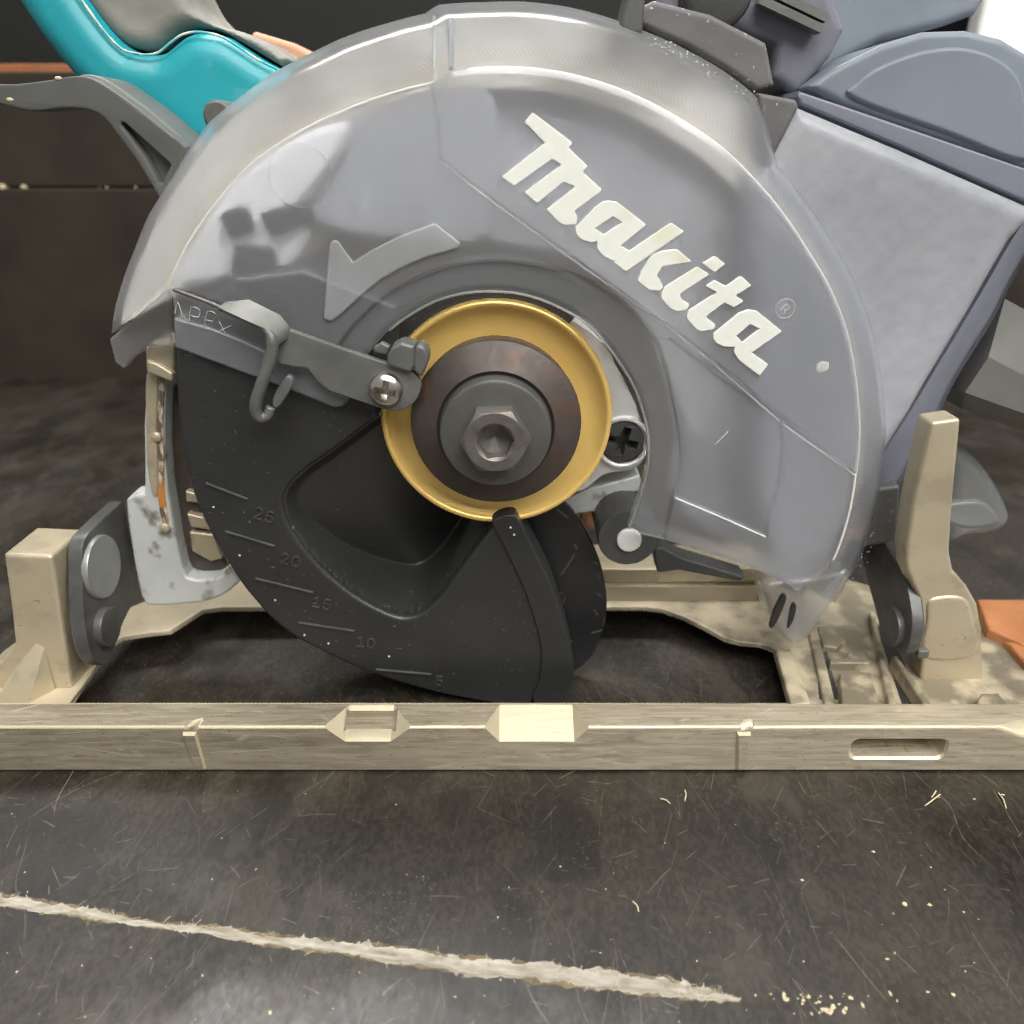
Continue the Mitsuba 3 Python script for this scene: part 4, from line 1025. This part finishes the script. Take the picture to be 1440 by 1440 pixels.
YH = 48
teal = curve([(-20, -60), (10, -8), (45, 45), (76, 84), (100, 112), (130, 140), (190, 190), (262, 215), (330, 240)], 4) + [(440, 260), (480, 150)] + curve([(420, 112), (395, 98), (365, 82), (340, 66), (318, 52), (300, 45), (276, 42), (256, 46), (240, 57), (224, 70), (208, 74), (190, 72), (170, 64), (146, 40), (116, 0), (80, -60)], 4)
arc = [(9 * (1 - math.sin(t)), YH + 9 * (1 - math.cos(t))) for t in np.linspace(0.15, math.pi / 2, 7)]
add(S + '__handle', pillow(poly(xz(teal, YH), 1.0), YH, YH + 26, 6), 'm_teal', 50, label='teal plastic rear handle')
grip = curve([(90, -60), (116, -6), (146, 36), (170, 60), (190, 68), (208, 70), (224, 66), (240, 53), (256, 43), (276, 38), (300, 41), (318, 48), (342, 62), (396, 94)], 4) + curve([(402, 82), (376, 60), (340, 44), (304, 34), (288, 22), (270, 0), (240, -60)], 4)
add(S + '__handle__grip', pillow(poly(xz(grip, YH + 5), 0.3), YH + 3.5, YH + 26, 4), 'm_grip', 50, label='grey rubber grip with dusty wear')
ed = curve([(100, -22), (116, 0), (146, 41), (170, 66), (190, 73), (208, 75), (224, 71), (240, 58), (256, 47), (276, 43), (300, 46), (318, 53), (340, 67), (365, 83), (395, 98)], 4)
add(S + '__handle__scuffed_edge', tube([at(px, py + 2, YH + 0.9) for px, py in ed], 0.3, 8), 'm_scuff', True, label='pale scuffed edge of the handle')
YV = 26
outer_l = curve([(-60, 128), (-20, 118), (20, 118), (70, 112), (98, 107), (118, 107), (140, 115), (175, 138), (215, 168), (262, 206)], 5) + [(270, 240), (232, 276)] + curve([(224, 280), (214, 262), (192, 226), (164, 188), (146, 166), (122, 154), (88, 152), (50, 156), (20, 152), (-10, 144), (-60, 140)], 5)
hole = [(152, 152), (240, 231), (226, 262), (205, 222), (176, 184)]
lev = poly(xz(outer_l, YV), 0.3)
hl = poly(xz(hole, YV), 0.5)
add(S + '__lever', loft(lev.difference(hl), [(0.5, YV), (0.15, YV + 0.15), (0, YV + 0.5), (0, YV + 7)]), 'm_grey', 40, label='dark grey lever with a triangular hollow')
add(S + '__lever__web', slab(hl.buffer(0.5), YV + 3.4, YV + 6, 0.1), 'm_grey')
fl = curve([(112, 112), (140, 120), (175, 144), (214, 176), (246, 206), (262, 206), (215, 164), (175, 134), (140, 111), (118, 103), (100, 104)], 5, True)
add(S + '__lever__flange', slab(poly(xz(fl, YV)), YV + 3, YV + 16, 0.8), 'm_grey')
for px, py in ((82, 110), (14, 140)):
    c = at(px, py, YV)
    m = trimesh.creation.icosphere(subdivisions=1, radius=0.5)
    m.apply_scale([1.6, 0.6, 0.8])
    add(S + '__lever__dust_fleck', m.apply_translation(c), 'm_crumb', False)
c = at(306, 164, 20)
add(S + '__lever_peg', lathe([(0, 20), (2.6, 20), (3.2, 20.6), (3.3, 30), (0, 30)], c[0], c[2], 32), 'm_grey')

# ------------------------------------------------------------------ steel pointer bracket
YP = -5.5
o = [(382, 466), (406, 463), (480, 490), (543, 510), (583, 524)] + curve([(588, 530), (592, 542), (588, 558), (576, 572), (558, 578), (540, 576), (522, 570)], 4) + [(463, 550), (447, 538), (432, 518), (412, 516), (392, 512), (384, 500)]
P_ = S + '__pointer'
c = at(542, 549, YP)
add(P_, loft(poly(xz(o, YP), 0.25).difference(sg.Point(c[0], c[2]).buffer(3.2, quad_segs=12)), [(0.3, YP), (0.08, YP + 0.1), (0, YP + 0.35), (0, YP + 1.5)]), 'm_steel', 40, label='grey bent steel pointer bracket')
fe = [(306, 432), (345, 450), (372, 462), (382, 474), (388, 482)]
be = [(318, 424), (350, 421), (394, 443), (406, 458), (408, 468)]
bend = [hull([at(*fe[k], YP - 2.4), at(*fe[k + 1], YP - 2.4), at(*be[k], YP), at(*be[k + 1], YP), at(*fe[k], YP - 2.4) + [0, 0.4, -0.8], at(*fe[k + 1], YP - 2.4) + [0, 0.4, -0.8], at(*be[k], YP) + [0, 0.4, -0.8], at(*be[k + 1], YP) + [0, 0.4, -0.8]]) for k in range(4)]
add(P_ + '__bend', unmani(bend[0] + bend[1] + bend[2] + bend[3]), 'm_steel', 50)
hk = curve([tuple(at(px, py, YP - y)) for px, py, y in ((244, 407, -1.0), (300, 428, -0.6), (345, 449, 0.4), (368, 460, 1.4), (381, 473, 1.8), (383, 492, 1.8), (377, 515, 1.8), (364, 552, 1.8), (359, 574, 1.6), (365, 587, 1.2), (376, 584, 0.8), (381, 572, 0.6))], 5)
add(P_ + '__hook', tube(hk, np.interp(np.arange(len(hk)), [0, 14, 22, 40, len(hk)], [0.35, 0.5, 1.25, 1.3, 1.0])), 'm_steel', True, label='curled hook of the pointer')
o = [(384, 562), (390, 548), (402, 530), (408, 527), (413, 534), (410, 546), (394, 570), (386, 572)]
add(P_ + '__tab', slab(poly(xz(curve(o, 4, True), YP), 0.2), YP - 0.8, YP + 0.6, 0.4, both=True), 'm_steel')
o = [(546, 498), (552, 486), (566, 479), (584, 484), (584, 512), (578, 522), (545, 511)]
add(P_ + '__box_tab', slab(poly(xz(o, YP), 0.2), YP - 1.8, YP + 4, 0.7), 'm_steel')
o = [(584, 488), (592, 484), (600, 490), (603, 505), (598, 520), (592, 528), (582, 520), (580, 505)]
add(P_ + '__curl', slab(poly(xz(curve(o, 4, True), YP), 0.2), YP - 1.0, YP + 4, 0.8), 'm_steel')
o = [(243, 446), (300, 462), (350, 482), (386, 500), (412, 516), (432, 518), (452, 536), (486, 560), (482, 572), (470, 574), (440, 562), (400, 546), (356, 530), (246, 489)]
add(C_ + '__ledge', slab(poly(xz(o, -2.5), 0.4), -2.6, 3, 0.7), 'm_clear', 40)
cross_screw(P_ + '__screw', 542, 549, YP - 1.2, 25 / 1090 * 157, 2.3, 'm_screw', 1.1, 12, 'bright cross head screw')
o = [(524, 490), (536, 482), (548, 488), (544, 500), (526, 496)]
add(P_ + '__spring_end', slab(poly(xz(o, YP), 0.2), YP + 0.2, YP + 2, 0.4), 'm_steel')

# ------------------------------------------------------------------ orange thing at right
oz = 12
o = [(1372, 842), (1470, 842), (1470, 960), (1416, 930), (1404, 905), (1384, 880)]
top = poly(xy([(1374, 842), (1500, 842), (1500, 900), (1440, 905), (1390, 884)], oz), 0.3)
add('orange_clip', slab(top, oz, 2, 0.8, XY), 'm_orange', label='orange plastic clip lying at the right end of the saw base', category='clip')
low = poly(xy([(1382, 900), (1400, 893), (1418, 905), (1500, 1000), (1500, 905)], 11), 0.3)
add('orange_clip__jaw', slab(low, 11, 1, 0.8, XY), 'm_orange')
